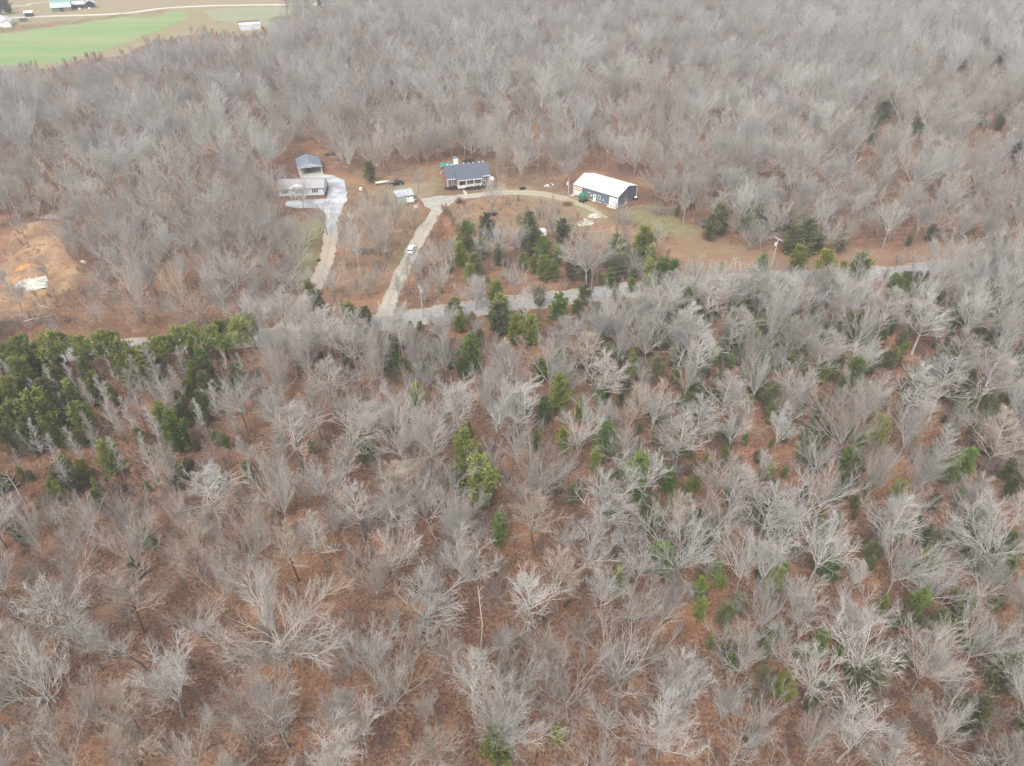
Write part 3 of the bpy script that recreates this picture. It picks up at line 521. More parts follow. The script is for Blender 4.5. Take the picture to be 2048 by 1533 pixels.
# crown centre px, width px, colour, kind
EV = [(48,698,45,'pine','pine'),(97,694,46,'pine','pine'),(147,691,39,'pine','pine'),(202,686,46,'pine','pine'),(243,698,39,'pine','pine'),(311,694,39,'pine','pine'),(359,674,39,'pine','pine'),(386,670,40,'pine','pine'),(420,674,40,'pine','pine'),(478,665,45,'pine','pine'),(455,684,30,'pine','pine'),(7,704,40,'pine','pine'),(335,690,36,'pine','pine'),(500,650,34,'pine','pine'),(75,705,34,'pine','pine'),(120,688,36,'pine','pine'),(175,700,36,'pine','pine'),(225,680,34,'pine','pine'),(440,660,32,'pine','pine'),(30,715,36,'pine','pine'),(405,690,30,'pine','pine'),(290,705,30,'pine','pine'),
(51,752,42,'cedar','round'),(113,762,30,'yellow','cone'),(171,745,30,'cedar','round'),(273,739,38,'yellow','cone'),(236,725,25,'cedar','cone'),(249,733,25,'cedar','cone'),(413,733,32,'bright','cone'),(390,756,28,'cedar','cone'),(376,780,22,'cedar','round'),(20,790,38,'cedar','round'),(99,793,42,'olive','round'),(82,831,60,'cedar','round'),(130,824,40,'dark','round'),(38,841,48,'cedar','round'),(167,845,46,'cedar','round'),(113,865,42,'cedar','round'),(14,855,40,'cedar','round'),(195,776,30,'cedar','cone'),(227,793,20,'cedar','cone'),(325,838,30,'cedar','cone'),(364,810,24,'cedar','cone'),(405,827,26,'bright','cone'),(352,872,44,'bright','cone'),(219,923,44,'cedar','round'),(118,991,24,'cedar','cone'),(167,945,26,'yellow','round'),(196,1005,24,'cedar','cone'),(44,1072,30,'dark','round'),(297,1084,28,'cedar','cone'),(413,793,22,'cedar','cone'),(75,865,40,'dark','round'),(282,879,22,'cedar','round'),(432,879,16,'bright','round'),(451,885,16,'bright','round'),(622,896,14,'cedar','round'),(591,862,12,'cedar','round'),(60,880,36,'cedar','round'),(100,845,40,'bright','round'),(8,820,36,'cedar','round'),(150,800,36,'cedar','cone'),(20,880,34,'dark','round'),
(997,640,40,'dark','cone'),(1030,664,36,'yellow','cone'),(1062,667,36,'cedar','cone'),(939,712,40,'bright','cone'),(926,736,26,'bright','round'),(898,722,20,'bright','cone'),(919,650,22,'cedar','cone'),(1122,790,40,'cedar','cone'),(1211,785,18,'bright','cone'),(1201,801,22,'bright','cone'),(1158,821,26,'yellow','cone'),(1209,886,42,'bright','round'),(1190,920,24,'cedar','cone'),(1129,883,30,'yellow','round'),(732,896,38,'cedar','cone'),(929,907,46,'cedar','cone'),(963,972,58,'cedar','cone'),(1274,965,56,'bright','cone'),(1001,1057,28,'bright','cone'),(1114,975,20,'yellow','round'),(1349,756,20,'cedar','cone'),(1322,684,24,'dark','cone'),(1240,715,18,'cedar','cone'),(1115,628,40,'bright','cone'),(891,845,18,'dark','cone'),(939,862,16,'cedar','cone'),(1339,965,30,'bright','round'),(1144,992,26,'dark','round'),(1260,930,20,'cedar','cone'),
(1367,611,42,'bright','round'),(1481,614,22,'bright','cone'),(1435,625,16,'cedar','cone'),(1529,643,22,'bright','round'),(1795,577,28,'bright','round'),(1631,683,18,'cedar','cone'),(1706,754,38,'bright','round'),(1786,720,20,'olive','cone'),(1738,822,20,'olive','round'),(1633,826,24,'dark','cone'),(1616,870,26,'bright','round'),(1703,870,22,'bright','round'),(1759,863,36,'yellow','round'),(1725,887,22,'bright','round'),(1922,628,36,'dark','round'),(1980,897,20,'olive','cone'),(1895,942,30,'cedar','round'),(2018,942,24,'cedar','round'),(1670,989,20,'dark','cone'),(1503,1027,32,'olive','round'),(1796,983,28,'yellow','round'),(1411,921,12,'cedar','round'),(1568,945,12,'bright','round'),(1721,914,16,'bright','round'),(1514,761,40,'dark','round'),(1353,758,12,'cedar','round'),(1582,727,16,'cedar','cone'),
(1571,1067,28,'bright','cone'),(1411,1067,36,'olive','cone'),(1943,1069,50,'bright','round'),(1963,1118,22,'cedar','round'),(1660,1139,34,'bright','cone'),(1428,1152,30,'bright','cone'),(1401,1183,28,'cedar','cone'),(1398,1224,26,'cedar','cone'),(1837,1210,34,'bright','cone'),(1759,1214,24,'cedar','cone'),(1909,1193,22,'cedar','round'),(1991,1210,22,'cedar','round'),(1640,1292,34,'bright','cone'),(1922,1251,22,'cedar','cone'),(1940,1285,28,'cedar','cone'),(1735,1353,60,'olive','round'),(1568,1370,30,'yellow','cone'),(1578,1394,22,'yellow','cone'),(2008,1357,60,'olive','round'),(1936,1439,60,'dark','round'),(1421,1289,16,'cedar','cone'),(1554,1275,26,'dark','cone'),
(1325,1125,48,'bright','round'),(1240,1176,36,'cedar','cone'),(994,1494,62,'cedar','round'),(1115,1470,28,'yellow','round'),(1088,1231,10,'bright','round'),(1394,1173,16,'cedar','cone'),(997,1075,24,'bright','cone'),(1257,1357,12,'olive','round'),(270,1139,24,'dark','cone'),
(934,478,36,'cedar','cone'),(922,512,28,'cedar','cone'),(949,531,30,'dark','round'),(973,458,30,'dark','cone'),(1059,460,34,'dark','cone'),(1068,495,34,'dark','cone'),(1088,507,30,'bright','cone'),(1088,540,30,'cedar','cone'),(1115,517,24,'cedar','cone'),(1125,470,28,'dark','cone'),(1068,531,24,'cedar','round'),(1044,526,20,'cedar','round'),(1171,502,16,'cedar','cone'),(1234,497,28,'bright','cone'),(1244,517,36,'dark','cone'),(1288,497,42,'cedar','cone'),(1303,517,24,'cedar','cone'),(1300,545,26,'yellow','cone'),(1325,553,36,'bright','cone'),(1344,558,36,'bright','cone'),(1239,536,34,'dark','round'),(1144,539,30,'dark','round'),(995,597,34,'cedar','cone'),(1002,622,36,'cedar','cone'),(907,619,30,'dark','round'),(1154,617,22,'cedar','round'),(1364,595,34,'bright','round'),(1374,624,34,'bright','round'),(1171,590,28,'dark','round'),(1320,636,18,'cedar','round'),(1050,480,26,'dark','cone'),(1105,545,24,'cedar','cone'),(940,550,26,'cedar','round'),(1170,545,26,'dark','round'),(1215,520,24,'dark','cone'),(960,500,24,'cedar','cone'),
(620,578,20,'yellow','cone'),(634,604,30,'dark','round'),(916,647,22,'cedar','cone'),(698,633,34,'cedar','round'),(730,640,26,'dark','cone'),(739,346,26,'olive','round'),
(1421,459,30,'dark','cone'),(1437,444,36,'dark','cone'),(1445,452,24,'olive','cone'),(1495,438,24,'dark','cone'),(1519,438,34,'dark','cone'),(1560,436,24,'olive','cone'),(1583,487,34,'dark','cone'),(1612,483,44,'dark','cone'),(1579,448,24,'olive','cone'),(1685,485,28,'olive','round'),(1378,397,24,'dark','round'),(1354,422,14,'dark','round'),(1820,481,14,'dark','round'),(1862,468,18,'dark','cone'),(1480,450,20,'olive','cone'),(1545,455,22,'dark','cone'),(1635,490,26,'dark','round'),
(1440,545,18,'cedar','cone'),(1525,530,22,'bright','cone'),(1595,526,34,'yellow','cone'),(1650,532,40,'yellow','round'),(1686,535,16,'yellow','round'),(1719,537,38,'bright','round'),(1788,562,18,'bright','round'),(2010,482,16,'bright','round'),(2000,500,34,'dark','round'),
(1921,130,16,'dark','cone'),(2001,113,18,'dark','cone'),(1778,208,20,'dark','cone'),(1767,226,24,'dark','round'),(1753,245,20,'dark','cone'),(1640,252,14,'dark','cone'),(1903,226,16,'dark','round'),(1968,66,14,'dark','cone'),(2001,245,20,'dark','round'),(1840,263,16,'dark','round'),(2041,44,14,'dark','cone'),(1742,278,14,'dark','cone'),(1479,15,10,'dark','cone'),(1830,255,16,'dark','cone'),(1960,240,16,'dark','cone'),(2035,300,18,'olive','cone'),(1610,470,18,'dark','cone'),
(4,8,16,'dark','cone'),(14,14,16,'dark','cone'),(-6,16,16,'dark','cone'),(612,8,12,'dark','cone'),(640,6,12,'dark','cone')]
r_ev = np.random.default_rng(77)
for (x0, x1, y0, y1, n_) in ((1410, 1720, 448, 498, 8), (900, 1310, 475, 600, 26), (880, 1260, 625, 760, 16), (1200, 1720, 600, 760, 34), (1380, 2040, 700, 1000, 26), (1480, 2040, 1010, 1420, 14), (700, 1150, 700, 1000, 8)):
    for q in range(n_):
        px, py = r_ev.uniform(x0, x1), r_ev.uniform(y0, y1)
        if all((px - e[0]) ** 2 + (py - e[1]) ** 2 > 28 ** 2 for e in EV):
            EV.append((round(px), round(py), round(r_ev.uniform(16, 36) * (.72 if py < 605 else .8 + (py - 600) / 1800)), str(r_ev.choice(['cedar', 'bright', 'dark', 'olive', 'bright', 'cedar'])), str(r_ev.choice(['cone', 'cone', 'round']))))
EVA = np.array([(e[0], e[1], e[2]) for e in EV], float)
# fill the rest of the woods
cell = {}
def put(x, y, dmin):
    ci, cj = int(x // 4), int(y // 4)
    for a in range(ci - 2, ci + 3):
        for b in range(cj - 2, cj + 3):
            for (qx, qy) in cell.get((a, b), ()):
                if (qx - x) ** 2 + (qy - y) ** 2 < dmin * dmin: return False
    cell.setdefault((ci, cj), []).append((x, y)); return True
for t in trees + narrow: put(t['x'], t['y'], 0)
def in_narrow(px, py): return inpoly(np.array([(-60,700),(480,660),(470,840),(340,1000),(-60,1010)], float), px, py)
n0 = 0
cand = np.concatenate([np.stack([rng.uniform(-1, 1, 60000), np.exp(rng.uniform(math.log(40), math.log(690), 60000))], 1)])
cand = np.stack([rng.uniform(-1, 1, 90000), np.sqrt(rng.uniform(30 ** 2, 700 ** 2, 90000))], 1)
cand[:, 0] *= (55 + cand[:, 1] * .78)
north_pick = rng.choice([2,3,2,3,6,7,8,0,4,5,9], len(cand)); forms_pick = rng.choice([0,1,2,3,4,5,6,7,8,9,6,7,8], len(cand)); tones_pick = rng.choice([0,1,2], len(cand), p=[.4,.34,.26])
dens = vnoise(cand[:, 0], cand[:, 1], 22, 40); px0, py0, _ = PJ(cand[:, 0], cand[:, 1], np.zeros(len(cand)))
op_ = OPEN[np.clip(np.searchsorted(gx, cand[:, 0]) - 1, 0, nx - 1), np.clip(np.searchsorted(gy, cand[:, 1]) - 1, 0, ny - 1)]
base_h = np.where(cand[:, 1] > 232, 21.5, 16.5) * rng.uniform(.68, 1.08, len(cand))
for hf in (1.0, .5):
    hh_ = base_h * hf; ok = ~blocked(px0, py0) & (op_ < .35)
    for fr in (.45, .7, .97):
        px, py, tt = PJ(cand[:, 0], cand[:, 1], hh_ * fr); ok &= ~blocked(px, py)
        if fr == .7:
            for s_ in (-.22, .22): ok &= ~blocked(px + s_ * hh_ * F / tt, py)
    ok &= ~in_narrow(*PJ(cand[:, 0], cand[:, 1], hh_ * .6)[:2])
    for fr in (.5, .7, .92):
        px, py, tt = PJ(cand[:, 0], cand[:, 1], hh_ * fr); rr_ = .16 * hh_ * F / tt
        for (ex, ey, ed) in EVA: ok &= ((px - ex) ** 2 + (py - ey) ** 2 > (ed * .45 + np.minimum(rr_, 22)) ** 2) | (py < ey - ed * .5)
    for i in np.nonzero(ok)[0]:
        x, y = cand[i]; south = y < 232
        dm = (5.5 if south else 7.2) + 2.0 * dens[i] - (1.6 if hf < 1 else 0)
        if dens[i] > .86 and south: continue
        if road_near(x, y, 5.0): continue
        if not put(x, y, dm): continue
        trees.append(dict(x=x, y=y, h=hh_[i], w=rng.uniform(.92, 1.25) if south else rng.uniform(.85, 1.2), p=int(forms_pick[i] if south else north_pick[i]), tone=int(tones_pick[i]), sure=False))

for t in trees + narrow:
    pr = PROTO[t['p']]; t['rot'] = rng.uniform(0, 6.28); t['z'] = float(hz(t['x'], t['y'])) - .12; t['lean'] = rng.normal(0, .035, 2)
    cxp, cyp, tt = PJ(t['x'], t['y'], t['h'] * pr['cz']); t['cx'], t['cy'] = float(cxp), float(cyp); t['d'] = 2 * pr['rad'] * t['h'] / 18 * t['w'] * F / float(tt)
    fx, fy, _ = PJ(t['x'], t['y'], t['z']); t['fx'], t['fy'] = float(fx), float(fy)
    t['inside'] = 8 < t['cx'] < 2040 and 8 < t['cy'] < 1528
N_IND = 296
ins = sorted([t for t in trees if t['inside']], key=lambda t: -(t['d'] + (400 if t['sure'] else 0)))
ind = ins[:N_IND]; ids = {id(t) for t in ind}; rest = [t for t in trees if id(t) not in ids]

# ---- wording: which tree is which
ORD = ['leftmost', 'second', 'third', 'fourth', 'fifth', 'sixth', 'seventh', 'eighth', 'ninth', 'tenth', 'eleventh', 'twelfth', 'thirteenth', 'fourteenth', 'fifteenth', 'sixteenth', 'seventeenth', 'eighteenth', 'nineteenth', 'twentieth']
FORMW = {'vase': 'vase shaped', 'broad': 'broad domed', 'fan': 'fan shaped', 'oval': 'fine twigged', 'spread': 'contorted', 'narrow': 'slender'}
TONEW = ['tan', 'grey', 'pale']
def zone(px, py):
    if py < 300: r_ = 'in far wood'
    elif py < 545: r_ = 'by the clearing'
    elif py < 690: r_ = 'by the road'
    elif py < 840: r_ = 'below the road'
    elif py < 990: r_ = 'mid near wood'
    elif py < 1130: r_ = 'lower near wood'
    elif py < 1290: r_ = 'third bottom row'
    elif py < 1420: r_ = 'second bottom row'
    else: r_ = 'at bottom edge'
    c = int(px // 256); cw = ['at far left', 'at left', 'midway left', 'left of centre', 'right of centre', 'midway right', 'at right', 'at far right'][min(c, 7)]
    return cw, r_
def name_group(items, noun, words):
    used = {}
    zones = {}
    for t in items: zones.setdefault((zone(t['cx'], t['cy']), words(t)), []).append(t)
    for (zc, w), lst in zones.items():
        lst.sort(key=lambda t: t['cx'])
        for k, t in enumerate(lst):
            if len(lst) == 1: t['label'] = f'{w} {noun} {zc[0]}, {zc[1]}'
            elif k == 0: t['label'] = f'leftmost of the {w} {noun}s {zc[0]}, {zc[1]}'
            else: t['label'] = f'{ORD[min(k, 19)]} from left of the {w} {noun}s {zc[0]}, {zc[1]}'
name_group(ind, 'bare tree', lambda t: TONEW[t['tone']] + ' ' + FORMW[PROTO[t['p']]['form']])
SPECIAL = {(547,1248): 'huge old oak with contorted pale limbs near bottom left', (1008,1419): 'pale white limbed spreading tree over a green cedar at bottom', (1144,1350): 'wide many limbed pale bare tree in the bottom middle',
           (857,845): 'wide fan shaped tan grey tree in the middle of the near wood', (1076,931): 'broad tree with white limbs beside a yellow green cedar top', (1875,1299): 'dense brush like leaning bare tree at lower right',
           (779,1344): 'twin trunked pale bare tree at bottom left of centre', (1820,1098): 'widest pale bare tree at the right edge of the near wood'}
for t, b in zip(trees, BIG):
    if (b[0], b[1]) in SPECIAL: t['label'] = SPECIAL[(b[0], b[1])]
def plant(t, name, cat, group):
    e = thing(name, t['label'], cat, (t['x'], t['y'], t['z']), t['rot'], group)
    e.rotation_euler = (t['lean'][0], t['lean'][1], t['rot']); s = t['h'] / 18; e.scale = (s * t['w'], s * t['w'], s)
    pr = PROTO[t['p']]
    a = link('trunk', pr['trunk'], e); b = link('crown', pr['crown'], e)
    for o, ms in ((a, [TRUNK_M]), (b, [LIMB_M, TWIG_M])):
        for k, m in enumerate(ms): o.material_slots[k].link = 'OBJECT'; o.material_slots[k].material = m[t['tone']]
    return e
for t in ind: plant(t, 'bare_tree', 'tree', 'bare deciduous trees')
name_group(narrow, 'young bare tree', lambda t: 'slender pale')
for t in narrow: plant(t, 'young_bare_tree', 'tree', 'slender pale trees among the cedars at left')
wform = [0, 1, 2, 3, 4, 5, 6, 7, 8, 9]
cobj = [joined(PROTO[p], 'wood_tree') for p in wform]; cix = {p: i for i, p in enumerate(wform)}
def stuff_trees(name, lst, label):
    scatter(name, cobj, [(t['x'], t['y'], t['z']) for t in lst], [(t['lean'][0], t['lean'][1], t['rot']) for t in lst],
            [(t['h'] / 18 * t['w'], t['h'] / 18 * t['w'], t['h'] / 18) for t in lst], [cix.get(t['p'], 0) for t in lst], label, None)
stuff_trees('woods', rest, 'bare winter woods filling the ground round the clearings')

# ------------------------------------------------------------------ evergreens, leafy saplings, thickets
def spray_mesh(r, P, D, ln, wd, fold=.5):
    """small flat sprays: two narrow crossed quads each"""
    n = len(P); D = unit(D); q = unit(np.cross(D, r.normal(0, 1, (n, 3)))); q2 = unit(np.cross(D, q))
    V = []; b = 0; Fq = []
    for qq in (q, q2):
        a = P - qq * wd[:, None] * .35; c = P + qq * wd[:, None] * .35
        m = P + D * ln[:, None]; e = m + qq * wd[:, None] * .5; f = m - qq * wd[:, None] * .5
        V.append(np.stack([a, c, e, f], 1).reshape(-1, 3)); Fq.append(np.arange(n * 4).reshape(n, 4) + b); b += n * 4
    return np.concatenate(V), np.concatenate(Fq)
def cedar(seed, kind):
    r = np.random.default_rng(seed); H = 9.0
    nb = 150 if kind != 'pine' else 70
    if kind == 'pine': u = r.uniform(.5, 1, nb)
    elif kind == 'round': u = r.uniform(.12, 1, nb) ** .9
    else: u = 1 - (1 - r.uniform(.06, 1, nb)) ** .8 * .94
    env = {'cone': lambda u: 2.3 * np.minimum((1.03 - u) ** .5, .8 * (u + .08) ** .3), 'round': lambda u: 2.5 * np.sqrt(np.clip(1.02 - ((u - .5) / .53) ** 2, .02, 1)), 'pine': lambda u: 2.5 * np.sqrt(np.clip(1.02 - ((u - .74) / .28) ** 2, .02, 1))}[kind](u)
    az = r.uniform(0, 6.283, nb); lump = .8 + .3 * np.sin(az * 3 + u * 9 + seed) * r.uniform(.4, 1, nb)
    rad = env * lump * r.uniform(.55, 1.18, nb)
    z0 = u * H - rad * (.25 if kind != 'pine' else .1); tip = np.stack([rad * np.cos(az), rad * np.sin(az), u * H + rad * .12], 1); root = np.stack([0 * z0, 0 * z0, np.clip(z0, .3, None)], 1)
    k = 15 if kind != 'pine' else 22
    f = r.uniform(.35, 1.03, (nb, k)) if kind != 'pine' else r.uniform(.6, 1.03, (nb, k))
    P = root[:, None] + (tip - root)[:, None] * f[..., None] + r.normal(0, .16 if kind != 'pine' else .2, (nb, k, 3)) * (.5 + rad[:, None, None] * .4)
    out = unit(tip - root + np.array([0, 0, .4])); D = out[:, None] + r.normal(0, .55, (nb, k, 3)) + np.array([0, 0, .35])
    P = P.reshape(-1, 3); D = D.reshape(-1, 3)
    ln = r.uniform(.22, .48, len(P)) * (1 if kind != 'pine' else .95); wd = r.uniform(.12, .24, len(P)) * (1 if kind != 'pine' else .9)
    V, Fq = spray_mesh(r, P, D, ln, wd)
    Pt = walk(r, np.zeros((1, 3)), np.array([[0, 0, 1.]]), np.array([H * .96]), 7, .02, .05)
    v1, f1 = tubes(Pt, taper(np.array([.15]), 7, .12), 6)
    sel = r.permutation(nb)[:60]
    Pb = np.stack([root[sel], root[sel] * .5 + tip[sel] * .5 + np.array([0, 0, -.05]), root[sel] * .12 + tip[sel] * .88], 1); v2, f2 = tubes(Pb, np.tile(np.array([.035, .025, .012]), (60, 1)), 3)
    return (np.concatenate([v1, v2]), np.concatenate([f1, f2 + len(v1)])), (V, Fq)
def leaf_mat(name, c1, c2, sc=.9, rnd=.28):
    m = mat(name, c1, c2, scale=sc, rough=.8, objrand=rnd, spec=.2, detail=5); b = m.node_tree.nodes['Principled BSDF']
    try: b.inputs['Subsurface Weight'].default_value = 0
    except Exception: pass
    return m
GREEN = dict(cedar=leaf_mat('cedar_green', (0.210, 0.234, 0.055), (0.120, 0.144, 0.038)), dark=leaf_mat('cedar_dark_olive', (0.150, 0.156, 0.066), (0.096, 0.103, 0.046)), yellow=leaf_mat('cedar_yellow_green', (0.258, 0.258, 0.045), (0.156, 0.174, 0.038)),
             bright=leaf_mat('cedar_bright_green', (.150,.205,.048), (.092,.135,.034)), pine=leaf_mat('pine_green', (0.258, 0.288, 0.070), (0.162, 0.186, 0.050)), olive=leaf_mat('cedar_olive', (0.186, 0.180, 0.082), (0.126, 0.126, 0.058)))
EVP = {}
for kind, n_ in (('cone', 3), ('round', 3), ('pine', 3)):
    EVP[kind] = []
    for i in range(n_):
        (tv, tf), (cv, cf) = cedar(300 + i + 17 * len(kind), kind)
        EVP[kind].append((mesh_np('trunk', tv, tf, TRUNK_M[0], smooth=True), mesh_np('crown', cv, cf, GREEN['cedar']), tv, tf, cv, cf))
COLW = dict(cedar='green', dark='dark green', yellow='yellow green', bright='bright green', pine='green', olive='olive')
evs = []
for k, (cx, cy, d, col, kind) in enumerate(EV):
    cz = {'cone': .42, 'round': .5, 'pine': .75}[kind]; h = 8.0
    rn = {'cone': 1.6, 'round': 2.3, 'pine': 2.4}[kind] * 2 / 9.0
    for _ in range(4):
        g = G(cx, cy, h * cz); t = PJ(*g)[2]; D = 1.08 * d * t / F
        h = float(np.clip({'cone': 1.65, 'round': 1.4, 'pine': 2.0}[kind] * D + .8, 1.6, {'cone': 12, 'round': 10, 'pine': 12}[kind]))
    i = k % 3
    if cy > 690 and kind != 'pine':
        h2 = h * 1.25; g = G(cx, cy, h2 * cz); D *= PJ(*g)[2] / t; h = h2
    evs.append(dict(x=g[0], y=g[1], z=float(hz(g[0], g[1])) - .05, h=h, w=D / (rn * h), col=col, kind=kind, i=i, cx=cx, cy=cy))
def evname(t): return ('pine_tree' if t['kind'] == 'pine' else 'cedar_tree')
name_group([t for t in evs if t['kind'] == 'pine'], 'pine tree', lambda t: 'round topped')
name_group([t for t in evs if t['kind'] != 'pine'], 'cedar tree', lambda t: COLW[t['col']] + (' rounded' if t['kind'] == 'round' else ' pointed'))
EVSPEC = {(963,972): 'largest green pointed cedar in the middle of the near wood', (1325,1125): 'bright rounded evergreen shrub tree behind a pale bare tree', (994,1494): 'cedar under the white limbed tree at the bottom edge',
          (739,341): 'single olive cedar between the two houses', (1595,526): 'yellow green cone cedar standing out before the road at right', (352,872): 'bright green pointed cedar at the lower right of the left grove'}
for t in evs:
    if (t['cx'], t['cy']) in EVSPEC: t['label'] = EVSPEC[(t['cx'], t['cy'])]
    e = thing(evname(t), t['label'], 'tree', (t['x'], t['y'], t['z']), 0, 'pines along the road' if t['kind'] == 'pine' else 'cedars scattered through the woods')
    e.rotation_euler = (rng.normal(0, .03), rng.normal(0, .03), rng.uniform(0, 6.28)); s = t['h'] / 9; e.scale = (s * t['w'], s * t['w'], s)
    tm, cm = EVP[t['kind']][t['i']][:2]
    link('trunk', tm, e); b = link('crown', cm, e); b.material_slots[0].link = 'OBJECT'; b.material_slots[0].material = GREEN[t['col']]

def sapling(seed, leaves=0):
    r = np.random.default_rng(seed); ns = 3 if not leaves else 2; H = 5.0
    D = r.normal(0, .22, (ns, 3)); D[:, 2] = 1
    P1 = walk(r, np.zeros((ns, 3)), D, r.uniform(.7, 1, ns) * H, 5, .07, .05); R1 = taper(np.full(ns, .04), 5, .25)
    p, d, rad, t = sprout(r, P1, R1, 11, .2, .98, R(30), R(60), .3)
    L2 = 1.9 * (1.1 - .7 * t) * r.uniform(.7, 1.2, len(t)); P2 = walk(r, p, d, L2, 3, .1, .1); R2 = taper(np.full(len(p), .018), 3, .5)
    p, d, rad, t2 = sprout(r, P2, R2, 7, .15, .98, R(25), R(55), .3)
    P3 = walk(r, p, d, np.repeat(L2, 7) * .5 * r.uniform(.7, 1.2, len(p)), 2, .1, .1); R3 = taper(np.full(len(p), .0135), 2, .5)
    V, Q, b = [], [], 0
    for P, Rr, k in ((P1, R1, 4), (P2, R2, 3), (P3, R3, 3)):
        v, f = tubes(P, Rr, k); V.append(v); Q.append(f + b); b += len(v)
    M = [np.zeros(sum(len(q) for q in Q))]
    if leaves:
        n = leaves; sel = r.integers(0, len(P3), n); pp = P3[sel, r.integers(0, 3, n)] + r.normal(0, .12, (n, 3)); dd = r.normal(0, 1, (n, 3)) + np.array([0, 0, -.4])
        v, f = spray_mesh(r, pp, dd, r.uniform(.12, .22, n), r.uniform(.09, .16, n)); V.append(v); Q.append(f + b); M.append(np.ones(len(f)))
    return np.concatenate(V), np.concatenate(Q), np.concatenate(M)
leaf_tan = leaf_mat('dry_beech_leaves', (.42,.235,.135), (.31,.16,.09), 1.2, .2)
sap_m = [bark_mat('sapling_bark_brown', (.21,.165,.14), (.14,.11,.095)), bark_mat('sapling_bark_grey', (.36,.33,.31), (.27,.245,.23))]
def protos(fn, nm, n, ms): 
    out = []
    for i in range(n):
        v, f, m = fn(i); out.append(bpy.data.objects.new(nm, mesh_np(nm, v, f, ms[i % len(ms)], m, smooth=False)))
    return out
sap_o = protos(lambda i: sapling(500 + i), 'sapling', 6, [[sap_m[0]], [sap_m[1]]])
tan_o = protos(lambda i: sapling(520 + i, 420), 'leafy_sapling', 3, [[sap_m[0], leaf_tan]])
bush_o = []
for i, k in enumerate(('round', 'round', 'cone')):
    _, _, tv, tf, cv, cf = EVP[k][i]
    bush_o.append(bpy.data.objects.new('evergreen_bush', mesh_np('evergreen_bush', cv, cf, GREEN[('olive', 'dark', 'cedar')[i]])))
def sprinkle(n, okf, dmin=0):
    c = np.stack([rng.uniform(-1, 1, n), np.sqrt(rng.uniform(34 ** 2, 560 ** 2, n))], 1); c[:, 0] *= (48 + c[:, 1] * .74)
    px, py, t = PJ(c[:, 0], c[:, 1], np.zeros(n)); m = okf(c, px, py)
    m &= ~inpoly(KEEPA[5], px, py)
    nr = np.array([road_near(a, b, 3.6) for a, b in c]); return c[m & ~nr]
def place(name, objs, c, smin, smax, label, wide=1.0, wts=None):
    n = len(c); s = rng.uniform(smin, smax, n)
    scatter(name, objs, np.column_stack([c, hz(c[:, 0], c[:, 1]) - .05]), np.column_stack([rng.normal(0, .08, n), rng.normal(0, .08, n), rng.uniform(0, 6.28, n)]), np.column_stack([s * wide, s * wide, s]), rng.choice(len(objs), n, p=wts), label)
def openat(c): return OPEN[np.clip(np.searchsorted(gx, c[:, 0]) - 1, 0, nx - 1), np.clip(np.searchsorted(gy, c[:, 1]) - 1, 0, ny - 1)]
HOUSES = [np.array(p, float) for p in ([(535,300),(720,290),(720,440),(535,440)], [(740,340),(1010,310),(1010,400),(860,430),(740,430)], [(1120,320),(1300,320),(1300,440),(1120,440)])]
def clear_h(px, py):
    b = np.zeros(len(px), bool)
    for h in HOUSES: b |= inpoly(h, px, py)
    return ~b
def near(n, okf):
    c = np.stack([rng.uniform(-1, 1, n), np.sqrt(rng.uniform(38 ** 2, 205 ** 2, n))], 1); c[:, 0] *= (48 + c[:, 1] * .74)
    px, py, t = PJ(c[:, 0], c[:, 1], np.zeros(n)); m = okf(c, px, py); return c[m & ~np.array([road_near(a, b, 3.6) for a, b in c])]
place('saplings', sap_o, near(1700, lambda c, px, py: (openat(c) < .3) & (vnoise(c[:, 0], c[:, 1], 9, 61) > .45) & ((py > 640) | (px > 1250))), .5, 1.15, 'thin bare saplings standing between the near trees')
place('tan_leaf_saplings', tan_o, near(1500, lambda c, px, py: (openat(c) < .3) & (py > 640) & (vnoise(c[:, 0], c[:, 1], 12, 62) > .6)), .45, 1.0, 'small beeches with tan dead leaves in the near wood')
place('underbrush', sap_o, sprinkle(9000, lambda c, px, py: (openat(c) < .3) & clear_h(px, py) & (vnoise(c[:, 0], c[:, 1], 11, 51) > .35)), .55, 1.25, 'thin bare saplings and brush under the trees')
place('dry_leaf_saplings', tan_o, sprinkle(3600, lambda c, px, py: (openat(c) < .3) & clear_h(px, py) & (vnoise(c[:, 0], c[:, 1], 16, 52) > .58)), .45, 1.0, 'young trees still holding tan dead leaves')
place('evergreen_brush', bush_o, near(2600, lambda c, px, py: (openat(c) < .3) & (((px > 1180) & (py > 560) & (py < 1150) & (vnoise(c[:, 0], c[:, 1], 20, 53) > .3)) | ((px > 1250) & (py > 1150) & (vnoise(c[:, 0], c[:, 1], 13, 54) > .62)) | ((px > 1650) & (py > 170) & (py < 330) & (vnoise(c[:, 0], c[:, 1], 20, 55) > .45)) | ((px < 520) & (py > 720) & (py < 1000) & (vnoise(c[:, 0], c[:, 1], 13, 56) > .45)) | ((px > 640) & (py > 640) & (py < 760) & (vnoise(c[:, 0], c[:, 1], 13, 57) > .5)))), .25, .68, 'low dark evergreen brush beneath the bare trees')
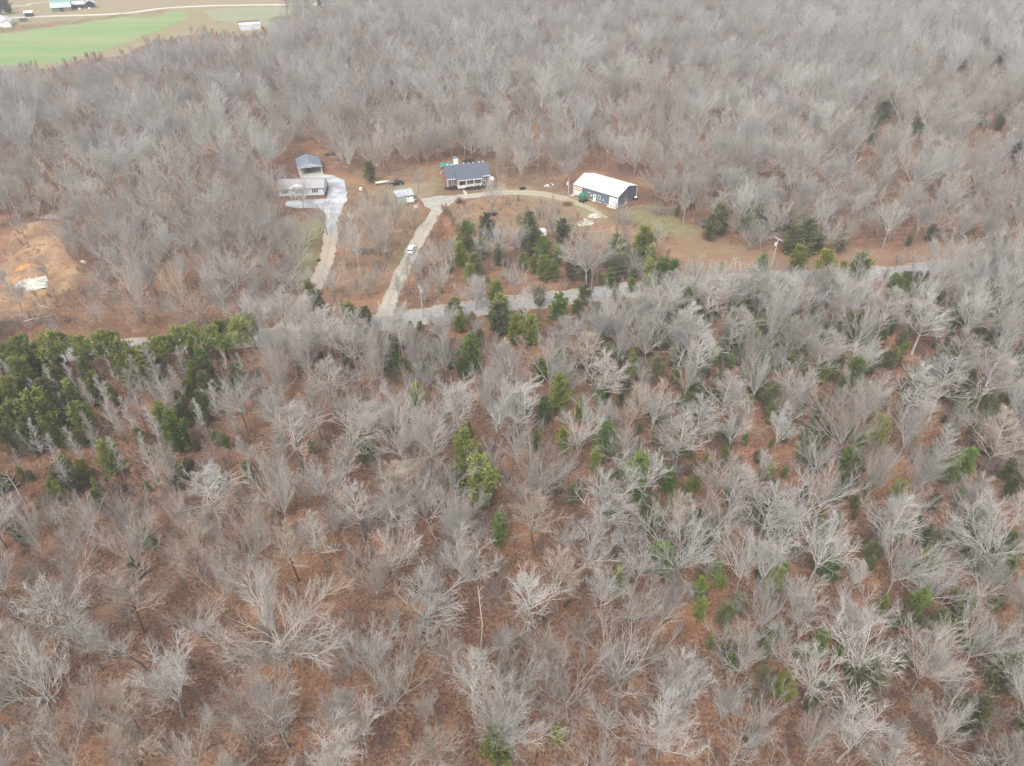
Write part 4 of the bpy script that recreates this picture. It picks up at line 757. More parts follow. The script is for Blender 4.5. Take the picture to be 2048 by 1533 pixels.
place('thicket', sap_o, sprinkle(30000, lambda c, px, py: clear_h(px, py) & ((inpoly(np.array([(690,420),(790,420),(830,440),(800,560),(750,630),(640,630),(690,470)], float), px, py) & (vnoise(c[:, 0], c[:, 1], 6, 58) > .38)) | (inpoly(np.array([(905,400),(1130,400),(1290,460),(1340,560),(1000,600),(870,600)], float), px, py) & (vnoise(c[:, 0], c[:, 1], 6, 59) > .3)) | (inpoly(np.array([(380,450),(600,440),(600,560),(570,640),(100,650),(180,540)], float), px, py) & (vnoise(c[:, 0], c[:, 1], 7, 60) > .38)) | (inpoly(np.array([(-40,450),(60,455),(66,490),(20,515),(-40,525)], float), px, py)) | (inpoly(np.array([(118,450),(150,470),(172,530),(165,560),(140,520)], float), px, py)) | (inpoly(np.array([(90,575),(170,560),(170,630),(60,660),(-40,690),(-40,670),(60,630)], float), px, py) & (vnoise(c[:, 0], c[:, 1], 6, 63) > .45)))), .25, .75, 'brown bare thicket on the cleared slopes')

# ------------------------------------------------------------------ buildings
M_ = dict(
    steel_wall=mat('blue_grey_steel_siding', (.13,.152,.19), (.112,.132,.165), 1.5, .5), white_metal=mat('white_metal', (.80,.80,.80), (.74,.74,.74), .5, .4), white_paint=mat('white_paint', (.76,.76,.75), (.66,.66,.65), 1.5, .6),
    door_white=mat('white_door', (.70,.69,.66), (.60,.59,.56), 1.2, .5), glass=mat('window_glass', (.035,.045,.055), (.06,.075,.09), .8, .12, spec=.6), grey_siding=mat('grey_vinyl_siding', (.58,.59,.63), (.52,.53,.575), .8, .6),
    tan_shingle=mat('tan_grey_shingles', (.37,.35,.345), (.30,.285,.28), 3, .9, lo=.3, hi=.7), pale_shingle=mat('pale_shingles', (.36,.355,.36), (.31,.305,.31), 3, .9), dark_shutter=mat('dark_green_shutter', (.04,.06,.065), None, 2, .6),
    slate=mat('slate_blue_shingles', (.10,.115,.145), (.08,.092,.118), 3.5, .85, lo=.3, hi=.7), grey_roof=mat('grey_metal_roof', (.19,.225,.275), (.165,.195,.24), .6, .5), brick=mat('red_brown_brick', (.33,.165,.125), (.25,.12,.09), 5, .9, lo=.3, hi=.7),
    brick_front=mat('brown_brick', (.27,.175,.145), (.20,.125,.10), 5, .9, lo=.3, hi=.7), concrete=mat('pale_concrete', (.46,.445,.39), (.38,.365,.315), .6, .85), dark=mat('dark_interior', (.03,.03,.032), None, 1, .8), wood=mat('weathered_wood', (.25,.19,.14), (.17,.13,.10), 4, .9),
    fresh_wood=mat('bare_plywood', (.60,.42,.26), (.50,.34,.20), 1.5, .8), skirt=mat('brown_skirting', (.24,.15,.10), (.14,.09,.065), 2, .9), galv=mat('galvanised_sheet', (.50,.52,.56), (.38,.39,.43), 1.2, .45, metal=.2), green_tarp=mat('grey_green_tarp', (.28,.31,.30), (.19,.24,.21), 1.2, .6),
    green_roof=mat('teal_green_metal', (.09,.24,.20), (.07,.19,.16), 1, .5), green_paint=mat('tank_green_paint', (.025,.17,.085), (.02,.13,.065), 1.5, .4), rubber=mat('black_rubber', (.02,.02,.02), None, 4, .8), black=mat('black_paint', (.018,.018,.02), (.03,.03,.033), 2, .3),
    cab_reflection=mat('maroon_cab_reflection', (.15,.075,.06), (.10,.05,.04), 2, .7), grey_cover=mat('grey_bed_cover', (.17,.16,.18), None, 2, .7), chrome=mat('pale_wheel_rim', (.72,.72,.72), (.55,.55,.55), 4, .3, metal=.4), car_white=mat('white_car_paint', (.78,.79,.81), (.70,.71,.73), .8, .25, spec=.5),  # cab tone: a reddish brown reflection put into the base colour
    silver=mat('silver_bumper', (.42,.43,.44), None, 2, .4), red_light=mat('red_lamp_plastic', (.35,.02,.02), None, 3, .3), blue=mat('blue_plastic', (.03,.20,.50), (.025,.15,.40), 2, .4), red=mat('red_enamel', (.62,.04,.045), (.5,.03,.035), 2, .4), orange=mat('orange_tan_board', (.58,.27,.13), None, 2, .7),
    cream=mat('cream_canvas', (.66,.58,.42), (.55,.48,.35), 1.2, .7), pole=mat('weathered_pole_wood', (.45,.42,.385), (.34,.315,.285), 3, .9), transformer=mat('transformer_grey_paint', (.68,.69,.70), None, 2, .4), wire=mat('aluminium_wire', (.42,.39,.35), None, 1, .5), rock=mat('white_limestone_rubble', (.52,.49,.43), (.36,.325,.27), .9, .95, lo=.4, hi=.6),
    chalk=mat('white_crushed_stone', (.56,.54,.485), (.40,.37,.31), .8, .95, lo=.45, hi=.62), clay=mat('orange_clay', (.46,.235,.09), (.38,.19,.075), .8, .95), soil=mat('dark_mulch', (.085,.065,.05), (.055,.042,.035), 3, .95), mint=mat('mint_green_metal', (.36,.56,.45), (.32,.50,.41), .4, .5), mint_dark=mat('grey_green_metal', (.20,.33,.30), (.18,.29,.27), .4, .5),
    barn_wall=mat('olive_brown_boards', (.22,.19,.12), (.16,.135,.09), 1, .9), blue_roof=mat('blue_grey_metal_roof', (.44,.50,.56), (.36,.41,.47), .3, .5), lilac_roof=mat('pale_lilac_shingles', (.50,.47,.50), (.42,.39,.42), .6, .9), dead=mat('dead_pale_wood', (.55,.51,.45), (.40,.36,.31), 2, .9), brush=mat('cut_brush', (.27,.215,.175), (.17,.13,.105), 3, .95), broom=mat('rusty_dry_grass', (.26,.12,.07), (.18,.08,.045), 3, .95))
def window(parent, x, z, w, h, y=0.0, axis='y', shutters=False, muntin=True, fm=None):
    """frame on a wall facing -y (axis y) or +x (axis x); pane and bars under it"""
    B = MB(); fw = .12
    bx = (lambda B, a0, a1, z0, z1, d0, d1: B.box(a0, a1, y - d1, y - d0, z0, z1)) if axis == 'y' else (lambda B, a0, a1, z0, z1, d0, d1: B.box(y + d0, y + d1, a0, a1, z0, z1))
    x0, x1, z0, z1 = x - w / 2, x + w / 2, z - h / 2, z + h / 2
    bx(B, x0 - fw, x0, z0 - fw, z1 + fw, .003, .08); bx(B, x1, x1 + fw, z0 - fw, z1 + fw, .003, .08); bx(B, x0, x1, z1, z1 + fw, .003, .08); bx(B, x0, x1, z0 - fw, z0, .003, .08)
    if muntin: bx(B, x0, x1, z - .04, z + .04, .003, .06)
    f = B.build('window', fm or M_['white_paint'], parent)
    g = MB(); bx(g, x0, x1, z0, z1, .001, .03); g.build('pane', M_['glass'], f)
    if shutters:
        for s in (-1, 1):
            B = MB(); c = x + s * (w / 2 + fw + .22); bx(B, c - .2, c + .2, z0 - .1, z1 + .1, .003, .05); B.build('shutter', M_['dark_shutter'], parent)
    return f
def at(p, rz, name, label, cat, group=None): return thing(name, label, cat, (p[0], p[1], 0), rz, group)

# steel building
a, b = G(1147.9, 389.6), G(1234.3, 416); rz = math.atan2(b[1] - a[1], b[0] - a[0])
st = at(a, rz, 'workshop', 'long blue grey metal workshop with a bright white roof', 'building')
Wd, Dp, Ev, Rg = 17.6, 12.3, 3.9, 5.75
B = MB(); B.prism([(0, 0), (Dp, 0), (Dp, Ev), (Dp / 2, Rg), (0, Ev)], 0, Wd, 'x'); wl_ = B.build('wall', M_['steel_wall'], st)
for k in range(20):
    B = MB(); B.box(.35 + k * .9, .41 + k * .9, -.035, -.003, .05, Ev - .1); B.build('siding_rib', M_['steel_wall'], wl_)
for k in range(13):
    B = MB(); yy = .4 + k * .9; B.box(Wd + .003, Wd + .035, yy, yy + .06, .05, Ev + (1 - abs(yy - Dp / 2) / (Dp / 2)) * (Rg - Ev) - .12); B.build('siding_rib', M_['steel_wall'], wl_)
B = MB()
for s in (0, 1):
    y0, y1, z0, z1 = (-.35, Dp / 2, Ev - .1, Rg + .02) if s == 0 else (Dp / 2, Dp + .35, Rg + .02, Ev - .1)
    B.prism([(y0, z0), (y1, z1), (y1, z1 + .09), (y0, z0 + .09)], -.25, Wd + .25, 'x')
rf = B.build('roof', M_['white_metal'], st)
for k in range(12):
    B = MB(); xx = .3 + k * 1.54; B.prism([(-.35, Ev - .01), (Dp / 2, Rg + .11), (Dp / 2, Rg + .15), (-.35, Ev + .03)], xx, xx + .05, 'x'); B.build('roof_rib', M_['white_metal'], rf)
B = MB(); B.box(-.25, Wd + .25, Dp / 2 - .15, Dp / 2 + .15, Rg + .1, Rg + .16); B.build('ridge_cap', M_['white_metal'], rf)
for (x, y) in ((-.06, -.06), (Wd + .04, -.06), (Wd + .04, Dp - .04), (-.06, Dp - .04)):
    B = MB(); B.box(x - .11, x + .11, y - .11, y + .11, 0, Ev - .12); B.build('corner_trim', M_['white_metal'], st)
B = MB(); B.box(0, Wd, -.36, -.3, Ev - .16, Ev - .09); B.build('gutter', M_['white_metal'], st)
B = MB(); B.box(0.1, Wd - .1, -.05, -.004, 0, .28); B.build('base_band', M_['concrete'], st)
def roll_door(parent, x, w, h, open_to=0.0):
    B = MB(); B.box(x - w / 2 - .14, x - w / 2, -.09, -.002, 0, h + .14); B.box(x + w / 2, x + w / 2 + .14, -.09, -.002, 0, h + .14); B.box(x - w / 2, x + w / 2, -.09, -.002, h, h + .14)
    f = B.build('garage_door', M_['white_metal'], parent); n_ = 5; hh = h / n_
    for k in range(n_):
        B = MB(); B.box(x - w / 2, x + w / 2, -.05, -.004, k * hh + .02, (k + 1) * hh - .02); B.build('door_panel', M_['fresh_wood'] if open_to and k >= 3 else M_['door_white'], f)
    return f
roll_door(st, 1.75, 2.6, 3.0, 1); roll_door(st, Wd - 1.75, 2.7, 2.9)
window(st, 6.15, 1.75, .85, 1.2); window(st, 10.35, 1.75, .85, 1.2)
B = MB(); B.box(7.95, 9.05, -.08, -.003, .05, 2.25); d = B.build('entry_door', M_['white_paint'], st)
B = MB(); B.box(8.3, 8.7, -.1, -.081, 1.25, 1.9); B.build('pane', M_['glass'], d); B = MB(); B.box(8.9, 8.97, -.14, -.081, 1.0, 1.08); B.build('handle', M_['silver'], d)
B = MB(); B.box(7.15, 7.45, -.16, -.003, 1.2, 1.9); B.build('meter_box', M_['white_paint'], st); B = MB(); B.tube((7.3, -.06, 1.9), (7.3, -.06, 3.7), .04); B.build('conduit', M_['silver'], st)
B = MB(); B.box(7.8, 9.2, -1.0, -.06, 0, .1); B.build('step', M_['concrete'], st)
B = MB(); B.box(Wd - 3.4, Wd + .4, -1.6, -.06, 0, .06); B.build('apron', M_['concrete'], st)

# mobile home
a, b = G(553.3, 379.6, 3.2), G(647.4, 376.5, 3.2); rz = R(4.9)
mh = thing('mobile_home', 'grey mobile home with a tan roof and a small white gable over its porch', 'house', (a[0] + .25, a[1] + .3, 0), rz)
Wd, Dp, Ev, Rg = 15.4, 8.6, 3.2, 4.75
B = MB(); B.prism([(0, .62), (Dp, .62), (Dp, Ev), (Dp * .42, Rg - .05), (0, Ev)], 0, Wd, 'x'); B.build('wall', M_['grey_siding'], mh)
B = MB(); B.box(.06, Wd - .06, .06, Dp - .06, 0, .62); B.build('skirting', M_['skirt'], mh)
B = MB(); B.prism([(-.35, Ev - .05), (Dp * .42, Rg), (Dp * .42, Rg + .1), (-.35, Ev + .05)], -.3, Wd + .3, 'x'); rf = B.build('roof', M_['tan_shingle'], mh)
B = MB(); B.prism([(Dp * .42, Rg), (Dp + .35, Ev - .05), (Dp + .35, Ev + .05), (Dp * .42, Rg + .1)], -.3, Wd + .3, 'x'); B.build('rear_roof', M_['pale_shingle'], mh)
B = MB(); B.box(-.3, Wd + .3, -.41, -.36, Ev - .1, Ev + .06); B.build('fascia', M_['grey_cover'], mh)
for x in (3.4, 10.2):
    B = MB(); B.box(x - .2, x + .2, 2.9, 3.3, Rg - .4, Rg + .22); B.build('roof_vent', M_['white_paint'], rf)
B = MB(); B.prism([(4.1, Ev + .02), (8.9, Ev + .02), (7.6, Ev + .62), (6.4, Ev + .86), (5.4, Ev + .62)], -.75, .3, 'y'); gb = B.build('porch_gable', M_['grey_siding'], mh)
B = MB()
for p, q in (((3.9, Ev + .02), (5.35, Ev + .72)), ((5.35, Ev + .72), (6.4, Ev + .98)), ((6.4, Ev + .98), (7.7, Ev + .72)), ((7.7, Ev + .72), (9.1, Ev + .02))): B.prism([p, q, (q[0], q[1] + .14), (p[0], p[1] + .14)], -.85, 1.2, 'y')
B.build('gable_trim', M_['white_paint'], gb)
for x in (4.2, 8.95):
    B = MB(); B.box(x - .1, x + .1, -.72, -.5, 0, Ev); B.build('porch_post', M_['white_paint'], mh)
window(mh, 2.3, 2.2, 1.0, 1.1, shutters=True); window(mh, 7.05, 2.15, .75, 1.25, shutters=False); window(mh, 8.05, 2.15, .75, 1.25); window(mh, 12.4, 2.2, .8, 1.15, shutters=True)
for x in (6.15, 8.72):
    B = MB(); B.box(x - .18, x + .18, -.05, -.003, 1.5, 2.85); B.build('shutter', M_['dark_shutter'], mh)
B = MB(); B.box(4.55, 5.5, -.08, -.003, .65, 2.75); d = B.build('entry_door', M_['white_paint'], mh); B = MB(); B.box(4.85, 5.2, -.1, -.081, 2.1, 2.45); B.build('pane', M_['glass'], d)
B = MB()
for k in range(4): B.box(4.3, 5.9, -1.5 - .32 * k, -1.18 - .32 * k, 0, .62 - .15 * k)
B.box(4.3, 5.9, -1.18, -.07, 0, .63); B.build('front_steps', M_['wood'], mh)
for x in (4.35, 5.85):
    B = MB(); B.tube((x, -.9, .63), (x, -.9, 1.5), .05); B.tube((x, -2.3, 0), (x, -2.3, 1.0), .05); B.tube((x, -.9, 1.5), (x, -2.3, 1.0), .05); B.build('handrail', M_['white_paint'], mh)
B = MB(); B.prism([(Dp + .36, 2.75), (Dp + 2.3, 2.45), (Dp + 2.3, 2.55), (Dp + .36, 2.85)], 4.2, 11.6, 'x'); B.build('rear_porch_roof', M_['grey_roof'], mh)
for x in (4.4, 11.4):
    B = MB(); B.box(x - .07, x + .07, Dp + 2.1, Dp + 2.24, 0, 2.46); B.build('porch_post', M_['white_paint'], mh)
for x in (0.02, Wd - .02):
    B = MB(); B.box(x - .07, x + .07, -.07, .07, .6, Ev - .1); B.build('corner_trim', M_['grey_cover'], mh)

# open garage behind it
a = G(596.7, 338.1, 2.9); rz = R(20)
gr = thing('carport', 'open front garage with a grey metal gable roof on a pale slab', 'carport', (a[0] + .3, a[1], 0), rz)
Wd, Dp, Ev, Rg = 8.0, 10.2, 2.9, 4.3
B = MB()
for s in (0, 1):
    x0, x1, z0, z1 = (-.3, Wd / 2, Ev - .05, Rg) if s == 0 else (Wd / 2, Wd + .3, Rg, Ev - .05)
    B.prism([(x0, z0), (x1, z1), (x1, z1 + .1), (x0, z0 + .1)], -.3, Dp + .2, 'y')
rf = B.build('roof', M_['grey_roof'], gr)
for k in range(11):
    for s in (0, 1):
        B = MB(); yy = .1 + k * .95; x0, x1, z0, z1 = (-.3, Wd / 2, Ev + .05, Rg + .1) if s == 0 else (Wd / 2, Wd + .3, Rg + .1, Ev + .05)
        B.prism([(x0, z0), (x1, z1), (x1, z1 + .035), (x0, z0 + .035)], yy, yy + .05, 'y'); B.build('roof_rib', M_['grey_roof'], rf)
B = MB(); B.prism([(0.02, Ev - .02), (Wd - .02, Ev - .02), (Wd / 2, Rg - .05)], 0, .12, 'y'); B.build('front_gable', M_['grey_siding'], gr)
B = MB(); B.prism([(-.3, Ev - .14), (Wd / 2, Rg - .05), (Wd / 2, Rg + .12), (-.3, Ev + .06)], -.38, -.31, 'y'); B.prism([(Wd / 2, Rg - .05), (Wd + .3, Ev - .14), (Wd + .3, Ev + .06), (Wd / 2, Rg + .12)], -.38, -.31, 'y'); B.build('gable_trim', M_['white_paint'], gr)
for x in (.1, Wd - .1):
    for y in (.1, Dp / 2, Dp - .1):
        B = MB(); B.box(x - .1, x + .1, y - .1, y + .1, .1, Ev - .05); B.build('post', M_['white_paint'], gr)
    B = MB(); B.box(x - .25, x + .25, -.02, .25, Ev - .55, Ev - .12); B.build('bracket', M_['black'], gr)
B = MB(); B.box(0, Wd, Dp - .1, Dp, .1, Ev); B.build('rear_wall', M_['grey_roof'], gr)
B = MB(); B.box(-.1, Wd + .1, -2.6, Dp + .1, 0, .1); B.build('slab', M_['concrete'], gr)
gx0, gy0 = gr.location.x, gr.location.y
def local(o, x, y, z=0): c, s = math.cos(o.rotation_euler.z), math.sin(o.rotation_euler.z); return (o.location.x + x * c - y * s, o.location.y + x * s + y * c, o.location.z + z)
t = thing('ride_on_mower', 'dark green ride on mower parked inside the open garage', 'mower', local(gr, 3.6, 3.2, .1), R(110))
B = MB(); B.box(-.9, .9, -.45, .45, .35, .75); B.box(.1, .9, -.3, .3, .75, 1.05); B.build('body', M_['green_paint'], t); B = MB(); B.box(-.7, -.2, -.25, .25, .76, .9); B.box(-.8, -.68, -.25, .25, .9, 1.25); B.build('seat', M_['black'], t)
for x, y, r_ in ((-.6, -.5, .4), (-.6, .5, .4), (.65, -.45, .28), (.65, .45, .28)):
    B = MB(); B.tube((x, y - .12, r_), (x, y + .12, r_), r_, k=14); B.build('wheel', M_['rubber'], t)

# brick house
a = G(893.2, 359.6, 3.35); rz = R(15.3)
bh = thing('brick_house', 'red brick ranch house with a slate blue roof, white chimney and front porch', 'house', (a[0] + .25, a[1] + .45, 0), rz)
Wd, Dp, Ev, Rg = 15.3, 9.6, 3.3, 6.2; rl = Dp * .52
B = MB(); B.prism([(0, 0), (Dp, 0), (Dp, Ev), (rl, Rg - .12), (0, Ev)], 0, .2, 'x'); B.prism([(0, 0), (Dp, 0), (Dp, Ev), (rl, Rg - .12), (0, Ev)], Wd - .2, Wd, 'x'); B.build('side_wall', M_['brick'], bh)
B = MB(); B.box(.2, Wd - .2, .002, .2, 0, Ev); B.box(.2, Wd - .2, Dp - .2, Dp - .002, 0, Ev); B.build('front_wall', M_['brick_front'], bh)
xs = (-.3, 3.1, 12.2, Wd + .3)
for k, (x0, x1, y0, dz) in enumerate(((xs[0], xs[1], -.45, 0), (xs[1], xs[2], -2.1, .1), (xs[2], xs[3], -.45, 0))):
    ze = Ev - .05 if y0 > -1 else Ev - .32
    B = MB(); B.prism([(y0, ze + dz), (rl, Rg + dz), (rl, Rg + .12 + dz), (y0, ze + .12 + dz)], x0 + (.003 if k else 0), x1, 'x'); B.build('roof', M_['slate'], bh)
    B = MB(); B.box(x0 + .01, x1 - .01, y0 - .06, y0 - .005, ze + dz - .1, ze + dz + .13); B.build('fascia', M_['white_paint'], bh)
B = MB(); B.prism([(rl + .003, Rg), (Dp + .4, Ev - .05), (Dp + .4, Ev + .07), (rl + .003, Rg + .12)], -.3, Wd + .3, 'x'); B.build('rear_roof', M_['slate'], bh)
for x in (1.2, 2.5, 3.4, 7.0, 8.8, 10.5, 12.6, 14.0):
    B = MB(); B.box(x - .17, x + .17, rl - .15, rl + .25, Rg + .05, Rg + .38); B.build('roof_vent', M_['white_paint'], bh)
B = MB(); B.box(3.7, 5.25, Dp * .62, Dp * .62 + 1.0, 3.5, 8.1); ch = B.build('chimney', M_['white_paint'], bh)
B = MB(); B.box(3.6, 5.35, Dp * .62 - .1, Dp * .62 + 1.1, 8.1, 8.25); B.build('chimney_cap', M_['grey_roof'], ch); B = MB(); B.tube((4.2, Dp * .62 + .5, 8.25), (4.2, Dp * .62 + .5, 8.75), .2, k=10); B.build('flue', M_['galv'], ch)
B = MB(); B.box(3.3, 12.1, -2.05, -.002, 0.02, .62); B.build('porch_floor', M_['white_paint'], bh)
for x in (3.5, 6.3, 9.1, 11.9):
    B = MB(); B.box(x - .11, x + .11, -2.0, -1.78, .62, Ev - .3); B.build('porch_post', M_['white_paint'], bh)
for x0, x1 in ((6.4, 9.0), (9.2, 11.8)):
    B = MB(); B.box(x0, x1, -1.95, -1.88, 1.35, 1.43)
    n_ = int((x1 - x0) / .3)
    for k in range(n_): B.box(x0 + .1 + k * .3, x0 + .14 + k * .3, -1.94, -1.89, .62, 1.35)
    B.build('porch_rail', M_['white_paint'], bh)
B = MB(); B.box(4.55, 5.5, -.07, -.003, .62, 2.75); B.build('entry_door', M_['black'], bh)
window(bh, 1.85, 2.1, .75, 1.35, shutters=True); window(bh, 13.4, 2.1, .75, 1.35, shutters=True); window(bh, 7.5, 2.0, .9, 1.3); window(bh, 10.2, 2.0, .9, 1.3); window(bh, 4.5, 2.2, 1.0, 1.2, y=Wd, axis='x')
B = MB(); B.box(4.4, 5.6, -3.3, -2.06, 0, .3); B.box(4.4, 5.6, -2.75, -2.06, .3, .5); B.build('front_steps', M_['concrete'], bh)
B = MB()
for k in range(4): B.box(12.15 + k * .32, 12.47 + k * .32, -1.9, -.6, 0, .6 - k * .15)
B.build('side_steps', M_['wood'], bh)
for y in (-1.9, -.65):
    B = MB(); B.tube((12.2, y, .6), (12.2, y, 1.5), .05); B.tube((13.4, y, 0), (13.4, y, .95), .05); B.tube((12.2, y, 1.5), (13.4, y, .95), .05); B.build('handrail', M_['wood'], bh)
B = MB(); B.tube((-.05, -.1, Ev - .1), (-.05, -.1, .1), .07); B.tube((-.05, Dp - .3, Ev - .05), (-.7, Dp + .1, Ev - 1.6), .12); B.build('downspout', M_['white_paint'], bh)
for (x, y) in ((.02, -.02), (Wd - .02, -.02)):
    B = MB(); B.box(x - .1, x + .1, y - .08, y + .02, 0, Ev - .1); B.build('corner_trim', M_['white_paint'], bh)
B = MB(); B.box(4.45, 5.6, -7.2, -3.32, .0, .05); w_ = B.build('path', M_['concrete'], None); w_.location = bh.location; w_.rotation_euler = bh.rotation_euler; tag(w_, 'short concrete walk from the porch steps to the driveway', None, kind='structure')
def clump(name, label, cat, p, m, n, rx, ry, h, seed, ln=(.3, .6), wd=(.12, .25), rz=0, group=None):
    r = np.random.default_rng(seed); P = np.column_stack([r.normal(0, rx / 2.2, n), r.normal(0, ry / 2.2, n), np.abs(r.normal(0, h / 2, n)) * .8]); P[:, 2] = np.clip(P[:, 2], .05, h)
    D = P * np.array([.5 / rx, .5 / ry, .6 / h]) + r.normal(0, .5, (n, 3)) + np.array([0, 0, .7])
    v, f = spray_mesh(r, P, D, r.uniform(*ln, n), r.uniform(*wd, n)); o = link(name, mesh_np(name, v, f, m)); o.location = tuple(p); o.rotation_euler = (0, 0, rz)
    return tag(o, label, cat, group)
clump('flower_bed', 'dark mulch bed with low shrubs under the left porch wall', 'flower bed', local(bh, 1.8, -.9), M_['soil'], 500, 3.2, 1.3, .5, 71, rz=rz)
clump('flower_bed', 'long dark shrub bed in front of the white porch', 'flower bed', local(bh, 9.2, -2.9), M_['soil'], 800, 6.0, 1.0, .6, 72, rz=rz)
sd_ = thing('satellite_dish', 'round pale satellite dish at the right corner of the brick house', 'satellite dish', local(bh, Wd + .5, -.8), rz)
B = MB(); B.tube((0, 0, 0), (0, 0, 2.2), .05); B.build('mast', M_['silver'], sd_)
B = MB()
for k in range(5): B.tube((0, -.05 - .05 * k, 2.3), (0, -.1 - .05 * k, 2.3 + .012 * k), .25 + .1 * k, .34 + .1 * k, 16)
B.build('dish', M_['white_paint'], sd_); B = MB(); B.tube((0, -.3, 2.3), (0, -.75, 2.35), .03); B.tube((0, -.75, 2.28), (0, -.75, 2.48), .08); B.build('feed_arm', M_['black'], sd_)

# small buildings near the houses
p = G(880.5, 335, 2.4); sh = thing('shed', 'small shed with a teal green metal roof behind the brick house', 'shed', (p[0] + .3, p[1] + .4, 0), R(12))
B = MB(); B.box(0, 3.5, 0, 2.4, 0, 2.2); B.build('wall', M_['wood'], sh); B = MB(); B.prism([(-.3, 2.2), (2.7, 2.75), (2.7, 2.85), (-.3, 2.3)], -.3, 3.8, 'x'); B.build('roof', M_['green_roof'], sh); B = MB(); B.box(1.2, 2.2, -.06, -.003, .05, 1.95); B.build('door', M_['barn_wall'], sh)
p = G(792.1, 395.4, 2.1); sh = thing('lean_to_shed', 'low shed with a rusty pale metal roof and a grey green front', 'shed', (p[0] + .1, p[1] + .1, 0), R(20))
B = MB(); B.box(.1, 6.1, .1, 4.0, 0, 2.05); B.build('wall', M_['wood'], sh)
for k in range(4):
    B = MB(); B.prism([(-.15, 2.1), (4.3, 2.75), (4.3, 2.8), (-.15, 2.15)], -.05 + k * 1.57 + .012, -.05 + (k + 1) * 1.57, 'x'); B.build('roof_sheet', M_['galv'], sh)
B = MB(); B.prism([(.09, 1.95), (.02, 1.95), (-.75, 0), (-.68, 0)], .15, 3.2, 'x'); B.build('front_cover', M_['green_tarp'], sh)
def slab_thing(name, label, cat, loc, rz, sx, sy, sz, m, tilt=0, edge=None, group=None):
    e = thing(name, label, cat, loc, rz, group); e.rotation_euler = (tilt, 0, rz)
    B = MB(); B.box(-sx / 2, sx / 2, -sy / 2, sy / 2, 0, sz); B.build('panel', m, e)
    B = MB()
    for x in (-sx / 2 + .04, sx / 2 - .04, 0): B.box(x - .03, x + .03, -sy / 2 - .012, -sy / 2 - .002, .02, sz - .02)
    B.build('batten', edge or M_['silver'], e); return e
slab_thing('sheet_panel', 'bright white panel leaning on the low shed, nearest its right end', 'panel', local(sh, 5.0, -.55), R(20), 1.5, .06, 1.7, M_['white_metal'], R(-24), group='panels leaning on the shed')
slab_thing('sheet_panel', 'dull white panel leaning in the middle of the low shed front', 'panel', local(sh, 3.75, -.5), R(20), .8, .06, 1.7, M_['door_white'], R(-22), group='panels leaning on the shed')
t = thing('scrap_pile', 'jumble of grey scrap at the right corner of the low shed', 'scrap pile', local(sh, 6.6, .2), 0); rr = np.random.default_rng(3)
for k in range(14):
    B = MB(); x, y = rr.normal(0, .5), rr.normal(-.3, .9); s = rr.uniform(.2, .5); a_ = rr.uniform(0, 6.28); B.tube((x, y, .1), (x + s * math.cos(a_) * 1.6, y + s * math.sin(a_) * 1.6, .15 + rr.uniform(0, .7)), s * .35, s * .3, 6); B.build('scrap', (M_['galv'], M_['black'], M_['silver'])[k % 3], t)
p = G(832, 416); t = thing('storage_box', 'small white box lying in the grass below the low shed', 'box', p, R(25)); B = MB(); B.box(-.6, .6, -.35, .35, 0, .65); B.build('body', M_['white_paint'], t); B = MB(); B.box(-.63, .63, -.38, .38, .655, .75); B.build('lid', M_['white_metal'], t)
p = G(722, 381); t = thing('water_tank', 'small pale water tank standing in the weeds by the gravel yard', 'tank', p, 0); B = MB(); B.tube((0, 0, 0), (0, 0, .95), .55, .55, 14); B.tube((0, 0, .95), (0, 0, 1.15), .55, .25, 14); B.build('body', M_['door_white'], t); B = MB(); B.tube((0, 0, 1.15), (0, 0, 1.25), .18, k=10); B.build('lid', M_['black'], t)

